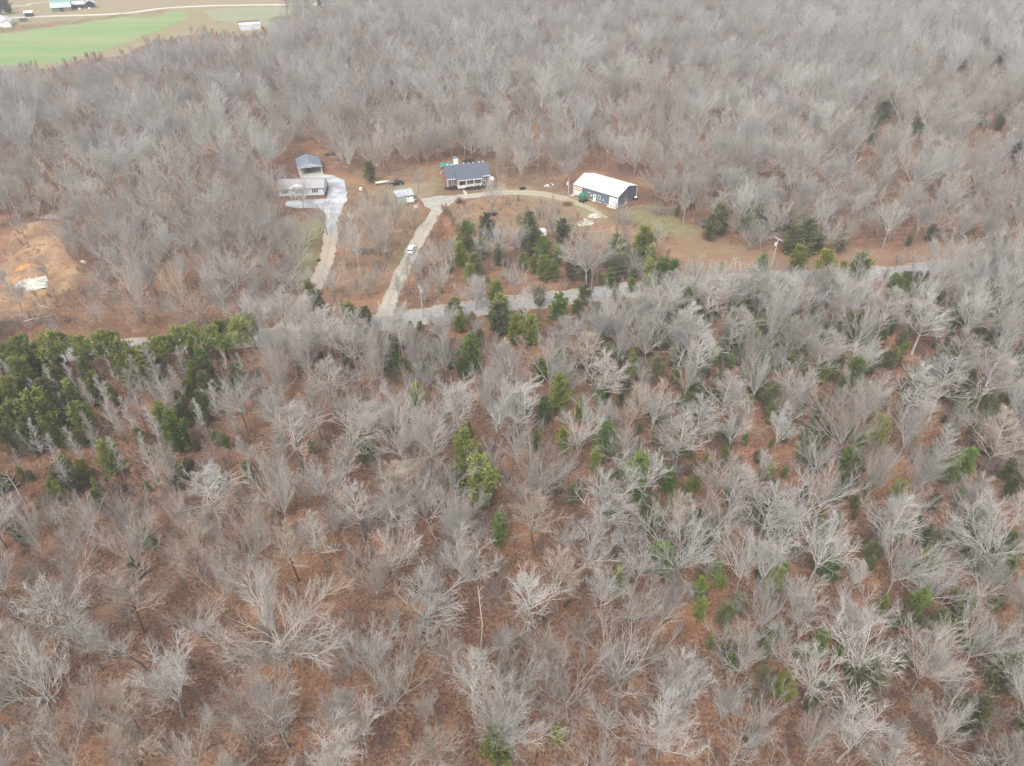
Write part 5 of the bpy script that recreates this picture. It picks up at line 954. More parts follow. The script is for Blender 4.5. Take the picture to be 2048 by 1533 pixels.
# vehicles
def wheels(t, pts, r_, w_=.24, rim=True):
    for (x, y) in pts:
        s = -1 if y < 0 else 1; B = MB(); B.tube((x, y - w_ / 2, r_), (x, y + w_ / 2, r_), r_, k=18); ty = B.build('wheel', M_['rubber'], t)
        if rim: B = MB(); B.tube((x, y + s * (w_ / 2 - .05), r_), (x, y + s * (w_ / 2 + .02), r_), r_ * .62, k=14); B.build('rim', M_['chrome'], ty)
def suv(t, paint):
    L2, W2 = 2.4, .93
    B = MB(); B.prism([(-L2, .5), (-L2 + .08, 1.15), (-L2 + .2, 1.2), (L2 - 1.3, 1.18), (L2 - .15, 1.05), (L2, .85), (L2, .45), (L2 - .4, .35), (-L2 + .3, .35)], -W2, W2, 'y'); B.build('body', paint, t)
    B = MB(); y = W2 - .12
    B.add([(-L2 + .1, -W2 + .02, 1.19), (.95, -W2 + .02, 1.19), (.95, W2 - .02, 1.19), (-L2 + .1, W2 - .02, 1.19), (-L2 + .22, -y, 1.82), (.25, -y, 1.82), (.25, y, 1.82), (-L2 + .22, y, 1.82)], [(0, 1, 5, 4), (1, 2, 6, 5), (2, 3, 7, 6), (3, 0, 4, 7), (4, 5, 6, 7), (0, 3, 2, 1)]); cb = B.build('cabin', paint, t)
    for s in (-1, 1):
        for (x0, x1) in ((-2.1, -1.35), (-1.2, -.35), (-.22, .45)):
            B = MB(); B.add([(x0, s * (W2 - .012), 1.26), (x1 + (.2 if x1 > .3 else 0), s * (W2 - .012), 1.26), (x1, s * (y + .04), 1.7), (x0, s * (y + .04), 1.7), (x0, s * (W2 - .06), 1.26), (x1, s * (W2 - .06), 1.26), (x1, s * (y - .01), 1.7), (x0, s * (y - .01), 1.7)], [(0, 1, 2, 3), (4, 5, 6, 7), (0, 1, 5, 4), (2, 3, 7, 6), (1, 2, 6, 5), (3, 0, 4, 7)]); B.build('side_window', M_['glass'], cb)
    for (y0, y1) in ((-.72, -.06), (.06, .72)):
        B = MB(); B.add([(-L2 + .085, y0, 1.28), (-L2 + .085, y1, 1.28), (-L2 + .17, y1, 1.7), (-L2 + .17, y0, 1.7), (-L2 + .15, y0, 1.28), (-L2 + .15, y1, 1.28), (-L2 + .23, y1, 1.7), (-L2 + .23, y0, 1.7)], [(0, 1, 2, 3), (4, 5, 6, 7), (0, 1, 5, 4), (2, 3, 7, 6), (1, 2, 6, 5), (3, 0, 4, 7)]); B.build('rear_window', M_['glass'], cb)
    B = MB(); B.add([(.97, -.78, 1.22), (.97, .78, 1.22), (.32, .72, 1.78), (.32, -.72, 1.78), (.9, -.78, 1.2), (.9, .78, 1.2), (.26, .72, 1.76), (.26, -.72, 1.76)], [(0, 1, 2, 3), (4, 5, 6, 7), (0, 1, 5, 4), (2, 3, 7, 6), (1, 2, 6, 5), (3, 0, 4, 7)]); B.build('windscreen', M_['glass'], cb)
    B = MB(); B.box(-L2 - .12, -L2 + .02, -.88, .88, .42, .66); B.build('bumper', M_['silver'], t); B = MB(); B.box(L2 - .03, L2 + .1, -.88, .88, .4, .62); B.build('bumper', M_['silver'], t)
    for s in (-1, 1):
        B = MB(); B.box(-L2 - .02, -L2 + .1, s * .78 - .09, s * .78 + .09, .85, 1.12); B.build('tail_light', M_['red_light'], t); B = MB(); B.box(L2 - .12, L2 + .012, s * .68 - .14, s * .68 + .14, .72, .88); B.build('headlight', M_['chrome'], t)
        B = MB(); B.box(.75, .92, s * 1.0 - .1, s * 1.0 + .1, 1.2, 1.36); B.build('mirror', M_['black'], t)
        B = MB(); B.tube((-2.0, s * .7, 1.88), (.1, s * .7, 1.88), .03); B.build('roof_rail', M_['silver'], cb)
    wheels(t, [(-1.5, -.82), (-1.5, .82), (1.5, -.82), (1.5, .82)], .38)
g = G(828.5, 505.5); k_ = int(np.argmin(((rd_c - g[:2]) ** 2).sum(1))); dv = rd_c[k_ + 3] - rd_c[k_ - 3]
t = thing('suv', 'white off road vehicle driving up the tan gravel driveway', 'car', (rd_c[k_][0], rd_c[k_][1], .026), math.atan2(dv[1], dv[0])); suv(t, M_['car_white'])
def pickup(t, paint):
    L2, W2 = 2.75, .95
    B = MB(); B.prism([(-L2, .55), (-L2, 1.15), (-.55, 1.15), (1.35, 1.15), (2.55, 1.05), (L2, .8), (L2, .5), (L2 - .4, .4), (-L2 + .3, .42)], -W2, W2, 'y'); B.build('body', paint, t)
    B = MB(); B.add([(-.6, -.9, 1.155), (1.3, -.9, 1.155), (1.3, .9, 1.155), (-.6, .9, 1.155), (-.4, -.75, 1.78), (.6, -.75, 1.78), (.6, .75, 1.78), (-.4, .75, 1.78)], [(0, 1, 5, 4), (1, 2, 6, 5), (2, 3, 7, 6), (3, 0, 4, 7), (4, 5, 6, 7), (0, 3, 2, 1)]); cb = B.build('cab', M_['cab_reflection'], t)  # cab of the dark truck, its reddish reflection painted as colour
    for s in (-1, 1): B = MB(); B.add([(-.4, s * .89, 1.22), (1.05, s * .89, 1.22), (.55, s * .79, 1.68), (-.28, s * .79, 1.68), (-.4, s * .8, 1.22), (1.05, s * .8, 1.22), (.55, s * .7, 1.68), (-.28, s * .7, 1.68)], [(0, 1, 2, 3), (4, 5, 6, 7), (0, 1, 5, 4), (2, 3, 7, 6), (1, 2, 6, 5), (3, 0, 4, 7)]); B.build('side_window', M_['glass'], cb)
    B = MB(); B.box(-L2 + .06, -.68, -.86, .86, 1.155, 1.24); B.build('bed_cover', M_['grey_cover'], t); B = MB(); B.box(L2 - .04, L2 + .1, -.9, .9, .45, .68); B.box(-L2 - .1, -L2 + .02, -.9, .9, .5, .68); B.build('bumper', M_['silver'], t)
    for s in (-1, 1): B = MB(); B.box(L2 - .1, L2 + .012, s * .7 - .14, s * .7 + .14, .74, .9); B.build('headlight', M_['chrome'], t)
    wheels(t, [(-1.65, -.84), (-1.65, .84), (1.65, -.84), (1.65, .84)], .4)
c0 = (G(777, 373) + G(805.5, 370)) / 2
t = thing('pickup_truck', 'black pickup truck with a grey bed cover parked behind the low shed', 'truck', (c0[0], c0[1] + .8, 0), R(16)); pickup(t, M_['black'])
c1 = (G(753, 371) + G(776, 367)) / 2; t = thing('boat', 'long cream covered boat parked behind the black pickup', 'boat', (c1[0], c1[1], 0), R(18))
B = MB(); n_ = 9; secs = []
for k in range(n_):
    x = -2.4 + 4.8 * k / (n_ - 1); w_ = .85 * (1 - max(0, (k - 4) / 4.6) ** 2); secs.append([(x, -w_, .95), (x, -w_ * .6, .45), (x, w_ * .6, .45), (x, w_, .95)])
for k in range(n_ - 1): B.add(secs[k] + secs[k + 1], [(0, 1, 5, 4), (1, 2, 6, 5), (2, 3, 7, 6)])
B.add(secs[0], [(0, 1, 2, 3)]); B.build('hull', M_['door_white'], t)
B = MB()
for k in range(n_ - 1):
    p0 = [(secs[k][0][0], secs[k][0][1], .96), (secs[k][0][0], 0, 1.15), (secs[k][3][0], secs[k][3][1], .96)]; p1 = [(secs[k + 1][0][0], secs[k + 1][0][1], .96), (secs[k + 1][0][0], 0, 1.15), (secs[k + 1][3][0], secs[k + 1][3][1], .96)]
    B.add(p0 + p1, [(0, 1, 4, 3), (1, 2, 5, 4), (0, 2, 5, 3)])
B.build('cover', M_['cream'], t); B = MB(); B.tube((-2.0, 0, .42), (3.4, 0, .42), .06); B.tube((-.6, -.9, .35), (-.6, .9, .35), .05); B.build('trailer_frame', M_['silver'], t); wheels(t, [(-.6, -.95), (-.6, .95)], .32, .2)
c2 = G(795, 378); t = thing('ladder', 'pale metal ladder lying on the grass before the black pickup', 'ladder', (c2[0], c2[1], .05), R(26))
for s in (-.25, .25): B = MB(); B.box(-2.6, 2.6, s - .04, s + .04, 0, .1); B.build('rail', M_['silver'], t)
for k in range(14): B = MB(); B.tube((-2.5 + k * .385, -.25, .05), (-2.5 + k * .385, .25, .05), .03); B.build('rung', M_['silver'], t)
cv = (G(1041, 473) + G(1096, 476)) / 2; t = thing('camper_trailer', 'long white camper trailer half hidden behind the dark cedars', 'trailer', (cv[0], cv[1] + .6, 0), R(-6))
B = MB(); B.prism([(-3.9, .6), (-3.9, 2.1), (-3.7, 2.35), (3.5, 2.35), (3.9, 1.9), (3.9, .9), (3.6, .55)], -1.15, 1.15, 'y'); B.build('body', M_['white_metal'], t)
for x in (-2.6, -.6, 2.4): window(t, x, 1.6, .8, .5, y=-1.15, muntin=False, fm=M_['silver'])
B = MB(); B.box(.6, 1.3, -1.2, -1.153, .65, 2.1); B.build('door', M_['door_white'], t); B = MB(); B.tube((3.7, 0, .55), (4.9, 0, .5), .06); B.build('hitch', M_['black'], t); B = MB(); B.box(-2, -1.3, -.35, .35, 2.352, 2.55); B.build('roof_vent', M_['galv'], t); wheels(t, [(-.5, -1.0), (-.5, 1.0), (.35, -1.0), (.35, 1.0)], .34)
ct = G(988, 432); t = thing('utility_vehicle', 'small dark machine standing alone on the scrubby slope', 'utility vehicle', (ct[0], ct[1], 0), R(10))
B = MB(); B.prism([(-1.4, .45), (-1.4, .95), (-.3, .85), (.6, .85), (1.3, .75), (1.4, .5)], -.6, .6, 'y'); B.build('body', M_['black'], t); B = MB()
for x in (-.3, .6):
    for y in (-.58, .58): B.tube((x, y, .85), (x * .8, y, 1.75), .04)
B.build('roll_cage', M_['black'], t); B = MB(); B.box(-.45, .65, -.62, .62, 1.76, 1.82); B.build('canopy', M_['grey_cover'], t); wheels(t, [(-.95, -.6), (-.95, .6), (.95, -.6), (.95, .6)], .36, .26)

# yard things round the steel building
c = G(1166, 404); t = thing('feed_wagon', 'green hopper tank on a dark wheeled frame before the workshop', 'wagon', (c[0], c[1], 0), R(-40))
B = MB(); B.prism([(-1.25, 1.55), (-1.25, 2.5), (-.9, 2.95), (.9, 2.95), (1.25, 2.5), (1.25, 1.55), (.7, 1.05), (-.7, 1.05)], -1.0, 1.0, 'x'); B.build('tank', M_['green_paint'], t)
B = MB(); B.tube((1.0, .25, 2.35), (1.06, .25, 2.35), .22, k=12); B.build('round_port', M_['white_paint'], t)
B = MB()
for x in (-.85, .85):
    for y in (-.9, .9): B.tube((x, y * .6, 1.3), (x, y, .45), .07)
B.tube((-1.0, -.9, .45), (1.0, -.9, .45), .07); B.tube((-1.0, .9, .45), (1.0, .9, .45), .07); B.tube((-.9, 0, .5), (-2.2, 0, .35), .06); B.build('frame', M_['black'], t); wheels(t, [(-.6, -1.0), (-.6, 1.0), (.6, -1.0), (.6, 1.0)], .4, .22, False)
c = G(1206, 407); t = thing('barrel', 'blue barrel with a pale top standing against the workshop wall', 'barrel', (c[0], c[1], 0)); B = MB(); B.tube((0, 0, 0), (0, 0, .5), .36, .42, 14); B.tube((0, 0, .5), (0, 0, 1.0), .42, .36, 14); B.build('body', M_['blue'], t); B = MB(); B.tube((0, 0, 1.0), (0, 0, 1.5), .3, .1, 14); B.build('cap', M_['white_paint'], t)
c = local(st, 19.0, 1.3); t = thing('workbench', 'cluttered outdoor bench with blue things by the right end of the workshop', 'bench', c, rz=R(55)); B = MB(); B.box(-1.0, 1.0, -.4, .4, .75, .83); B.build('top', M_['wood'], t)
for x in (-.9, .9):
    for y in (-.32, .32): B = MB(); B.box(x - .05, x + .05, y - .05, y + .05, 0, .75); B.build('leg', M_['black'], t)
c_ = local(t, .3, 0, .83); q = thing('cooler', 'blue cooler standing on the bench beside the workshop', 'cooler', c_, R(55)); B = MB(); B.box(-.4, .4, -.25, .25, 0, .35); B.build('body', M_['blue'], q); B = MB(); B.box(-.42, .42, -.27, .27, .353, .43); B.build('lid', M_['blue'], q)
c = local(st, 18.3, 4.2); t = thing('plywood_stack', 'orange tan boards stacked at the right wall of the workshop', 'boards', c, R(51))
for k in range(4): B = MB(); B.box(-.6 + .03 * k, .6, -.4, .4 - .02 * k, .02 + k * .13, .13 + k * .13); B.build('board', M_['orange'], t)
c = local(st, 18.8, 9.6); t = thing('garden_cart', 'small dark cart with a white tub at the rear right corner of the workshop', 'cart', c, R(40)); B = MB(); B.box(-.9, .9, -.5, .5, .45, .6); B.build('bed', M_['black'], t); B = MB(); B.box(-.1, .7, -.35, .35, .605, 1.0); B.build('tub', M_['white_paint'], t); wheels(t, [(-.5, -.55), (-.5, .55), (.6, -.55), (.6, .55)], .3, .15, False)
c = G(1322.5, 388.5); t = thing('drum', 'small bright red drum at the edge of the wood', 'drum', (c[0], c[1], 0)); B = MB(); B.tube((0, 0, 0), (0, 0, .45), .42, .5, 14); B.tube((0, 0, .45), (0, 0, .85), .5, .3, 14); B.build('body', M_['red'], t); B = MB(); B.tube((0, 0, .85), (0, 0, .95), .14, k=10); B.build('cap', M_['red'], t)
c = G(1313.5, 389); t = thing('bucket', 'faded red bucket beside the bright red drum', 'bucket', (c[0], c[1], 0)); B = MB(); B.tube((0, 0, 0), (0, 0, .5), .22, .3, 12); B.build('body', M_['red'], t); B = MB(); B.tube((-.3, 0, .5), (0, 0, .72), .015); B.tube((0, 0, .72), (.3, 0, .5), .015); B.build('handle', M_['silver'], t)
c = G(1406.5, 457); t = thing('deer_blind', 'small dark blue hut on legs against the dark cedars', 'hut', (c[0], c[1], 0), R(10)); B = MB(); B.box(-.5, .5, -.5, .5, .9, 2.3); B.build('body', M_['blue'], t); B = MB(); B.prism([(-.6, 2.3), (.6, 2.3), (0, 2.6)], -.6, .6, 'y'); B.build('roof', M_['black'], t)
for x in (-.45, .45):
    for y in (-.45, .45): B = MB(); B.tube((x, y, 0), (x, y, .9), .05); B.build('leg', M_['black'], t)
for k, (px, py, lab) in enumerate([(1099, 372, 'white and grey junk left under the trees by the driveway bend'), ]):
    c = G(px, py); t = thing('junk_pile', lab, 'junk pile', (c[0], c[1], 0)); rr = np.random.default_rng(8)
    for j in range(9): B = MB(); x, y = rr.normal(0, .9), rr.normal(0, .5); s = rr.uniform(.2, .45); B.box(x - s, x + s, y - s * .6, y + s * .6, 0, s * 1.3); B.build('scrap', (M_['white_paint'], M_['galv'], M_['black'])[j % 3], t)
c = G(1045, 379); t = thing('trough', 'low dark trough lying above the driveway bend', 'trough', (c[0], c[1], 0), R(15)); B = MB(); B.prism([(-.6, 0), (.6, 0), (.75, .55), (.65, .55), (.5, .1), (-.5, .1), (-.65, .55), (-.75, .55)], -1.0, 1.0, 'x'); B.build('body', M_['black'], t); B = MB(); B.box(-1.0, -.94, -.6, .6, 0.02, .5); B.box(.94, 1.0, -.6, .6, .02, .5); B.build('end_plate', M_['rubber'], t)
c = G(500 / 2048 * 0 + 637.5, 522); t = thing('tyre', 'lone black tyre lying by the left driveway', 'tyre', (c[0], c[1], .02))
B = MB(); n_ = 18
for k in range(n_):
    a0, a1 = 6.2832 * k / n_, 6.2832 * (k + 1) / n_
    B.add([(r_ * math.cos(a_), r_ * math.sin(a_), z_) for a_ in (a0, a1) for (r_, z_) in ((.3, 0), (.55, 0), (.6, .14), (.55, .28), (.3, .28))], [(i, (i + 1) % 5, (i + 1) % 5 + 5, i + 5) for i in range(5)])
B.build('body', M_['rubber'], t); B = MB(); B.tube((0, 0, .08), (0, 0, .2), .3, k=14); B.build('rim', M_['black'], t)
clump('grass_clump', 'rusty brown clump of tall grass where the driveway forks', 'grass clump', G(918, 407), M_['broom'], 260, 1.1, 1.1, 2.2, 73, (.5, .9), (.05, .1))
clump('grass_clump', 'reddish dry grass clump round the foot of the workshop pole', 'grass clump', G(1134, 411), M_['broom'], 260, 2.2, 1.8, 1.3, 74, (.4, .8), (.05, .1))

# heaps, brush, logs, dead trunks
def heap(name, label, p, m, rx, ry, h, seed, rz=0, nrock=40, group=None):
    t = thing(name, label, 'heap', tuple(p), rz, group); r = np.random.default_rng(seed); n = 26; u = np.linspace(-1.15, 1.15, n); X, Y = np.meshgrid(u, u, indexing='ij'); rad = np.sqrt(X ** 2 + Y ** 2) * (1 + .22 * np.sin(np.arctan2(Y, X) * 3 + seed) + .12 * np.sin(np.arctan2(Y, X) * 7))
    Z = h * np.clip(1 - rad, -.12, 1) ** 1 * (.7 + .6 * vnoise(X * 10, Y * 10, 3, seed)); Z = np.where(rad > 1.05, -.15, Z)
    I = np.arange(n * n).reshape(n, n); Fq = np.stack([I[:-1, :-1], I[1:, :-1], I[1:, 1:], I[:-1, 1:]], -1).reshape(-1, 4)
    link('mound', mesh_np('mound', np.stack([X * rx, Y * ry, Z], -1).reshape(-1, 3), Fq, m, smooth=True), t)
    B = MB()
    for k in range(nrock):
        a_ = r.uniform(0, 6.28); q = r.uniform(0, 1.25) ** .7; s = r.uniform(.12, .38); x, y = q * rx * math.cos(a_), q * ry * math.sin(a_); z = max(0, h * (1 - q)) * .85
        B.tube((x, y, z - s * .3), (x + r.normal(0, .1), y + r.normal(0, .1), z + s), s, s * .5, 5)
    o = B.build('rubble', m, t); o['kind'] = 'stuff'; return t
p = G(72, 562); heap('gravel_heap', 'brilliant white crushed stone heap in the dirt pit', (p[0], p[1], hz(p[0], p[1]) - .1), M_['chalk'], 4.6, 4.2, .6, 2, R(20), 12)
p = G(60, 537); heap('clay_heap', 'dark orange clay heap behind the white stone', (p[0], p[1], hz(p[0], p[1]) - .1), M_['clay'], 3.0, 1.8, 1.0, 5, R(15), 14)
p = G(40, 556); heap('clay_heap', 'smaller orange clay heap left of the white stone', (p[0], p[1], hz(p[0], p[1]) - .1), M_['clay'], 2.4, 1.6, .8, 6, R(40), 10)
p = G(1190, 433); heap('rock_heap', 'pale limestone rubble heap below the workshop', (p[0], p[1], 0), M_['rock'], 2.1, 1.4, 1.0, 8, R(10), 70)
p = G(1172, 446); heap('rock_heap', 'low spread of pale rubble trailing downhill from the rock heap', (p[0], p[1], 0), M_['rock'], 2.6, 2.0, .3, 9, R(60), 60)
p = G(1145, 392); heap('gravel_heap', 'small pale gravel heap by the left corner of the workshop', (p[0], p[1], 0), M_['rock'], .9, .6, .4, 10, 0, 10)
p = G(170, 533); heap('rock_heap', 'few white rocks at the edge of the thicket right of the pit', (p[0], p[1], hz(p[0], p[1])), M_['chalk'], .8, .5, .35, 12, 0, 10)
def brushpile(name, label, p, m, n, rx, ry, h, seed, cat='brush pile', thick=(.03, .09)):
    t = thing(name, label, cat, tuple(p)); r = np.random.default_rng(seed); P0 = np.column_stack([r.normal(0, rx / 2, n), r.normal(0, ry / 2, n), r.uniform(.05, h, n)]); D = r.normal(0, 1, (n, 3)); D[:, 2] *= .3
    P = walk(r, P0 - unit(D) * 1.0, D, r.uniform(1.2, 3.0, n), 4, .15, 0); P[..., 2] = np.clip(P[..., 2], .02, None); v, f = tubes(P, taper(r.uniform(*thick, n), 4, .3), 5); o = link('branches', mesh_np('branches', v, f, m, smooth=True), t); o['kind'] = 'stuff'
    P = walk(r, np.column_stack([r.normal(0, rx / 3, 5), r.normal(0, ry / 3, 5), np.full(5, .2)]), np.column_stack([r.normal(0, 1, 5), r.normal(0, 1, 5), np.zeros(5)]), r.uniform(2, 3.5, 5), 4, .08, 0)
    for k in range(5): v, f = tubes(P[k:k + 1], taper(np.array([.16]), 4, .7), 7); link('log', mesh_np('log', v, f, m, smooth=True), t)
    return t
brushpile('brush_pile', 'big heap of cut brush at the wood edge right of the workshop', G(1328, 425), M_['brush'], 260, 5.5, 2.6, 1.1, 21)
brushpile('brush_pile', 'small dark brush pile behind the brick house', G(938, 324), M_['soil'], 110, 2.0, 1.2, .9, 22)
brushpile('brush_pile', 'dark pile of slash behind the left end of the mobile home', G(562, 358), M_['soil'], 220, 4.0, 2.0, .7, 23)
brushpile('brush_pile', 'pale grey slash heap at the top of the dirt pit', G(105, 440), M_['dead'], 160, 4.2, 1.6, 1.2, 24)
brushpile('brush_pile', 'dark uprooted brush along the lower edge of the dirt pit', G(95, 645), M_['brush'], 220, 5.5, 1.8, 1.1, 25)
brushpile('brush_pile', 'small woodpile on the bare ground right of the open garage', G(660, 311), M_['soil'], 70, 1.6, 1.3, .6, 26)
brushpile('brush_pile', 'brush heap between the two driveways', G(735, 505), M_['brush'], 150, 4.0, 1.2, .8, 27)
def log(label, a, b, r_, m=None):
    A, Bp = G(*a), G(*b); A[2] = hz(A[0], A[1]) + r_; Bp[2] = hz(Bp[0], Bp[1]) + r_; r = np.random.default_rng(int(a[0])); k = 7; P = A + (Bp - A) * np.linspace(0, 1, k)[:, None]; P[1:-1] += r.normal(0, .12, (k - 2, 3)) * [1, 1, .4]
    t = thing('fallen_log', label, 'log', tuple(A), group='fallen logs'); v, f = tubes((P - A)[None], taper(np.array([r_]), k - 1, .35), 7); link('trunk', mesh_np('trunk', v, f, m or M_['dead'], smooth=True), t)
    Q = walk(r, (P - A)[[3, 4, 5]], r.normal(0, .6, (3, 3)) + (Bp - A) / np.linalg.norm(Bp - A), np.full(3, 1.6), 3, .1, .05); v, f = tubes(Q, taper(np.full(3, r_ * .4), 3, .3), 5); link('branches', mesh_np('branches', v, f, m or M_['dead'], smooth=True), t)
log('long pale log along the lower edge of the dirt pit', (50, 650), (106, 636), .2); log('short pale log above the long one at the dirt pit', (74, 610), (100, 622), .14)
log('pale fallen trunk in the middle of the near wood', (1034, 882), (1098, 828), .2); log('thin fallen branch beside the pale fallen trunk', (1034, 878), (1062, 888), .12)
log('dark fallen trunk at the bottom left edge of the wood', (2, 1412), (46, 1388), .22, M_['soil']); log('dark fallen trunk leaning across leaves at lower left', (216, 1320), (282, 1296), .16, M_['soil']); log('fallen dark limb near the bottom left of centre', (414, 1500), (446, 1484), .15, M_['soil']); log('dark log in the leaves below the wide bare tree', (560, 1478), (596, 1440), .17, M_['soil']); log('dark log right of bottom centre', (1128, 1214), (1180, 1160), .2, M_['soil'])
def snag(label, fx, fy, tx, ty, r_, m=None):
    g, h = height_to(fx, fy, tx, ty); r = np.random.default_rng(int(fx)); t = thing('dead_snag', label, 'dead tree', (g[0], g[1], hz(g[0], g[1]) - .1), group='dead standing trunks')
    P = walk(r, np.zeros((1, 3)), np.array([[0, 0, 1.]]), np.array([h]), 8, .05, .05); v, f = tubes(P, taper(np.array([r_]), 8, .35), 7); link('trunk', mesh_np('trunk', v, f, m or M_['dead'], smooth=True), t)
    p_, d_, ra, _t = sprout(r, P, taper(np.array([r_]), 8, .35), 6, .55, .98, R(40), R(80), .2); Q = walk(r, p_, d_, r.uniform(.8, 2.2, 6), 3, .15, .05); v, f = tubes(Q, taper(np.full(6, .05), 3, .4), 4); link('branches', mesh_np('branches', v, f, m or M_['dead'], smooth=True), t)
snag('pale dead trunk with a bare top in the lower middle wood', 963, 1300, 957, 1180, .12); snag('bleached dead trunk at lower left', 112, 1404, 38, 1312, .17); snag('white dead trunk at the left edge among the small cedars', 52, 1010, 38, 945, .16); snag('leaning white dead trunk at the left edge', 10, 1020, 2, 960, .2); snag('white bare pole like trunk before the dark cedars at right', 1613, 506, 1646, 378, .2)
snag('tall pale trunk left of the dirt pit top', 40, 437, 2, 345, .17)

# poles and wires
def pole(label, fx, fy, tx, ty, arm=None, trans=True, group='utility poles'):
    g, h = height_to(fx, fy, tx, ty); t = thing('utility_pole', label, 'utility pole', (g[0], g[1], 0), 0, group)
    B = MB(); B.tube((0, 0, 0), (0, 0, h), .17, .12, 10); B.build('post', M_['pole'], t)
    if arm is not None:
        c_, s_ = math.cos(arm), math.sin(arm); B = MB(); B.tube((-1.5 * c_, -1.5 * s_, h - .25), (1.5 * c_, 1.5 * s_, h - .25), .11, k=6); ar = B.build('crossarm', M_['pole'], t)
        for q in (-1.35, -.6, .6, 1.35): B = MB(); B.tube((q * c_, q * s_, h - .15), (q * c_, q * s_, h + .12), .06); B.build('insulator', M_['white_paint'], ar)
        B = MB(); B.tube((-.45, 0, h - 4.6), (.45, 0, h - 4.6), .05); B.build('bracket', M_['silver'], t)
    if trans: B = MB(); B.tube((-.38, 0, h - 2.3), (-.38, 0, h - 1.3), .27, k=12); tr = B.build('transformer', M_['transformer'], t); B = MB(); B.tube((-.38, 0, h - 1.3), (-.38, 0, h - 1.05), .06); B.build('bushing', M_['silver'], tr)
    return np.array([g[0], g[1], h])
P1 = pole('utility pole with a slanted crossarm right of the leaf strewn lawn', 1541.5, 540, 1551.5, 477, R(-62)); P3 = pole('plain pole with a white transformer at the workshop driveway', 1135.4, 408.9, 1136.2, 356.6, None)
P2 = pole('short pale utility pole beside the foot of the right driveway', 846, 636, 843, 578, R(-70), False); g = G(-260, 700); P4 = np.array([g[0], g[1], 10.5]); g = G(2420, 455); P0 = np.array([g[0], g[1], 12.])
def pole_at(P, label):
    t = thing('utility_pole', label, 'utility pole', (P[0], P[1], 0), 0, 'utility poles'); B = MB(); B.tube((0, 0, 0), (0, 0, P[2]), .17, .12, 10); B.build('post', M_['pole'], t); B = MB(); B.tube((0, -1.4, P[2] - .25), (0, 1.4, P[2] - .25), .1, k=6); B.build('crossarm', M_['pole'], t)
pole_at(P4, 'utility pole beyond the left edge carrying the road wires'); pole_at(P0, 'utility pole beyond the right edge carrying the road wires')
def wire(label, A, Bq, sag, dy=0, dz=0, r_=.014):
    k = 24; s = np.linspace(0, 1, k + 1)[:, None]; P = A + (Bq - A) * s + np.array([0, 0, dz]); P[:, 1] += dy; P[:, 2] -= 4 * sag * (s * (1 - s))[:, 0]
    v, f = tubes(P[None], np.full((1, k + 1), r_), 4); o = link('power_line', mesh_np('power_line', v, f, M_['wire'])); tag(o, label, 'power line', 'power lines')
for (A, Bq, sg, nm) in ((P0, P1, 2.0, 'right of the slanted crossarm'), (P1, P2, 2.6, 'between the slanted crossarm and the pale pole'), (P2, P4, 2.2, 'left of the pale pole along the road')):
    for dy, dz, w in ((-1.2, 0, 'nearer upper'), (1.2, 0, 'farther upper'), (0, -2.2, 'lower')): wire(f'{w} wire {nm}', A, Bq, sg, dy, dz)
wire('single wire running up to the workshop pole', P1, P3, 2.2, 0, -.2); 

# far farm
p = G(105.5, 25); t = thing('barn', 'gambrel barn with a mint green roof on the far hillside', 'barn', (p[0], p[1], 0), R(22)); Wd, Dp = 12.0, 9.0
B = MB(); B.prism([(0, 0), (Dp, 0), (Dp, 2.8), (Dp * .78, 5.2), (Dp / 2, 6.6), (Dp * .22, 5.2), (0, 2.8)], 0, Wd, 'x'); B.build('wall', M_['barn_wall'], t)
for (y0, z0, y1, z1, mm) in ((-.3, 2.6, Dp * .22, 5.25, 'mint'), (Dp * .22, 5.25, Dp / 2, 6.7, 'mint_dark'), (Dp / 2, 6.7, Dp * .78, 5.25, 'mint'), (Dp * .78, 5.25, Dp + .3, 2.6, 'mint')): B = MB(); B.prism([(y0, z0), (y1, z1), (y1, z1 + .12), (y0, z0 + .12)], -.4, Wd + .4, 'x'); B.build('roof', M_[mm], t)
B = MB(); B.box(-.45, Wd + .45, Dp / 2 - .5, Dp / 2 + .5, 6.72, 6.95); B.build('ridge_cap', M_['mint'], t)
for x in (-.43, Wd + .43): B = MB(); B.prism([(-.3, 2.55), (Dp * .22, 5.2), (Dp / 2, 6.65), (Dp / 2, 6.95), (Dp * .2, 5.5), (-.45, 2.8)], x - .06, x + .06, 'x'); B.build('gable_trim', M_['white_paint'], t)
B = MB(); B.box(4.6, 7.4, -.08, -.003, 0, 2.4); B.build('door', M_['dark'], t)
p = G(146, 19); t = thing('open_shed', 'long open farm shed with a pale blue metal roof beside the barn', 'shed', (p[0], p[1], 0), R(22))
B = MB(); B.prism([(-.4, 2.7), (6.3, 4.0), (6.3, 4.1), (-.4, 2.8)], -.5, 8.2, 'x'); B.build('roof', M_['blue_roof'], t); B = MB(); B.box(0, 14, 5.9, 6.0, 0, 3.8); B.box(0, .1, 0, 5.9, 0, 2.8); B.box(7.5, 7.6, 0, 5.9, 0, 2.8); B.build('wall', M_['barn_wall'], t)
for s in (0, 1): B = MB(); x0, x1, z0, z1 = (8.2, 11.6, 3.0, 4.9) if s == 0 else (11.6, 15.0, 4.9, 3.0); B.prism([(x0, z0), (x1, z1), (x1, z1 + .1), (x0, z0 + .1)], -1.2, 6.4, 'y'); B.build('gable_roof', M_['blue_roof'], t)
for x in (0.2, 3.8, 7.4, 8.5, 14.7): B = MB(); B.box(x - .12, x + .12, -.1, .14, 0, 2.85); B.build('post', M_['wood'], t)
p = G(-3, 55); t = thing('farmhouse', 'pale lilac roofed farmhouse at the far left edge', 'house', (p[0] - 9, p[1] - 3, 0), R(22)); Wd, Dp = 17, 11
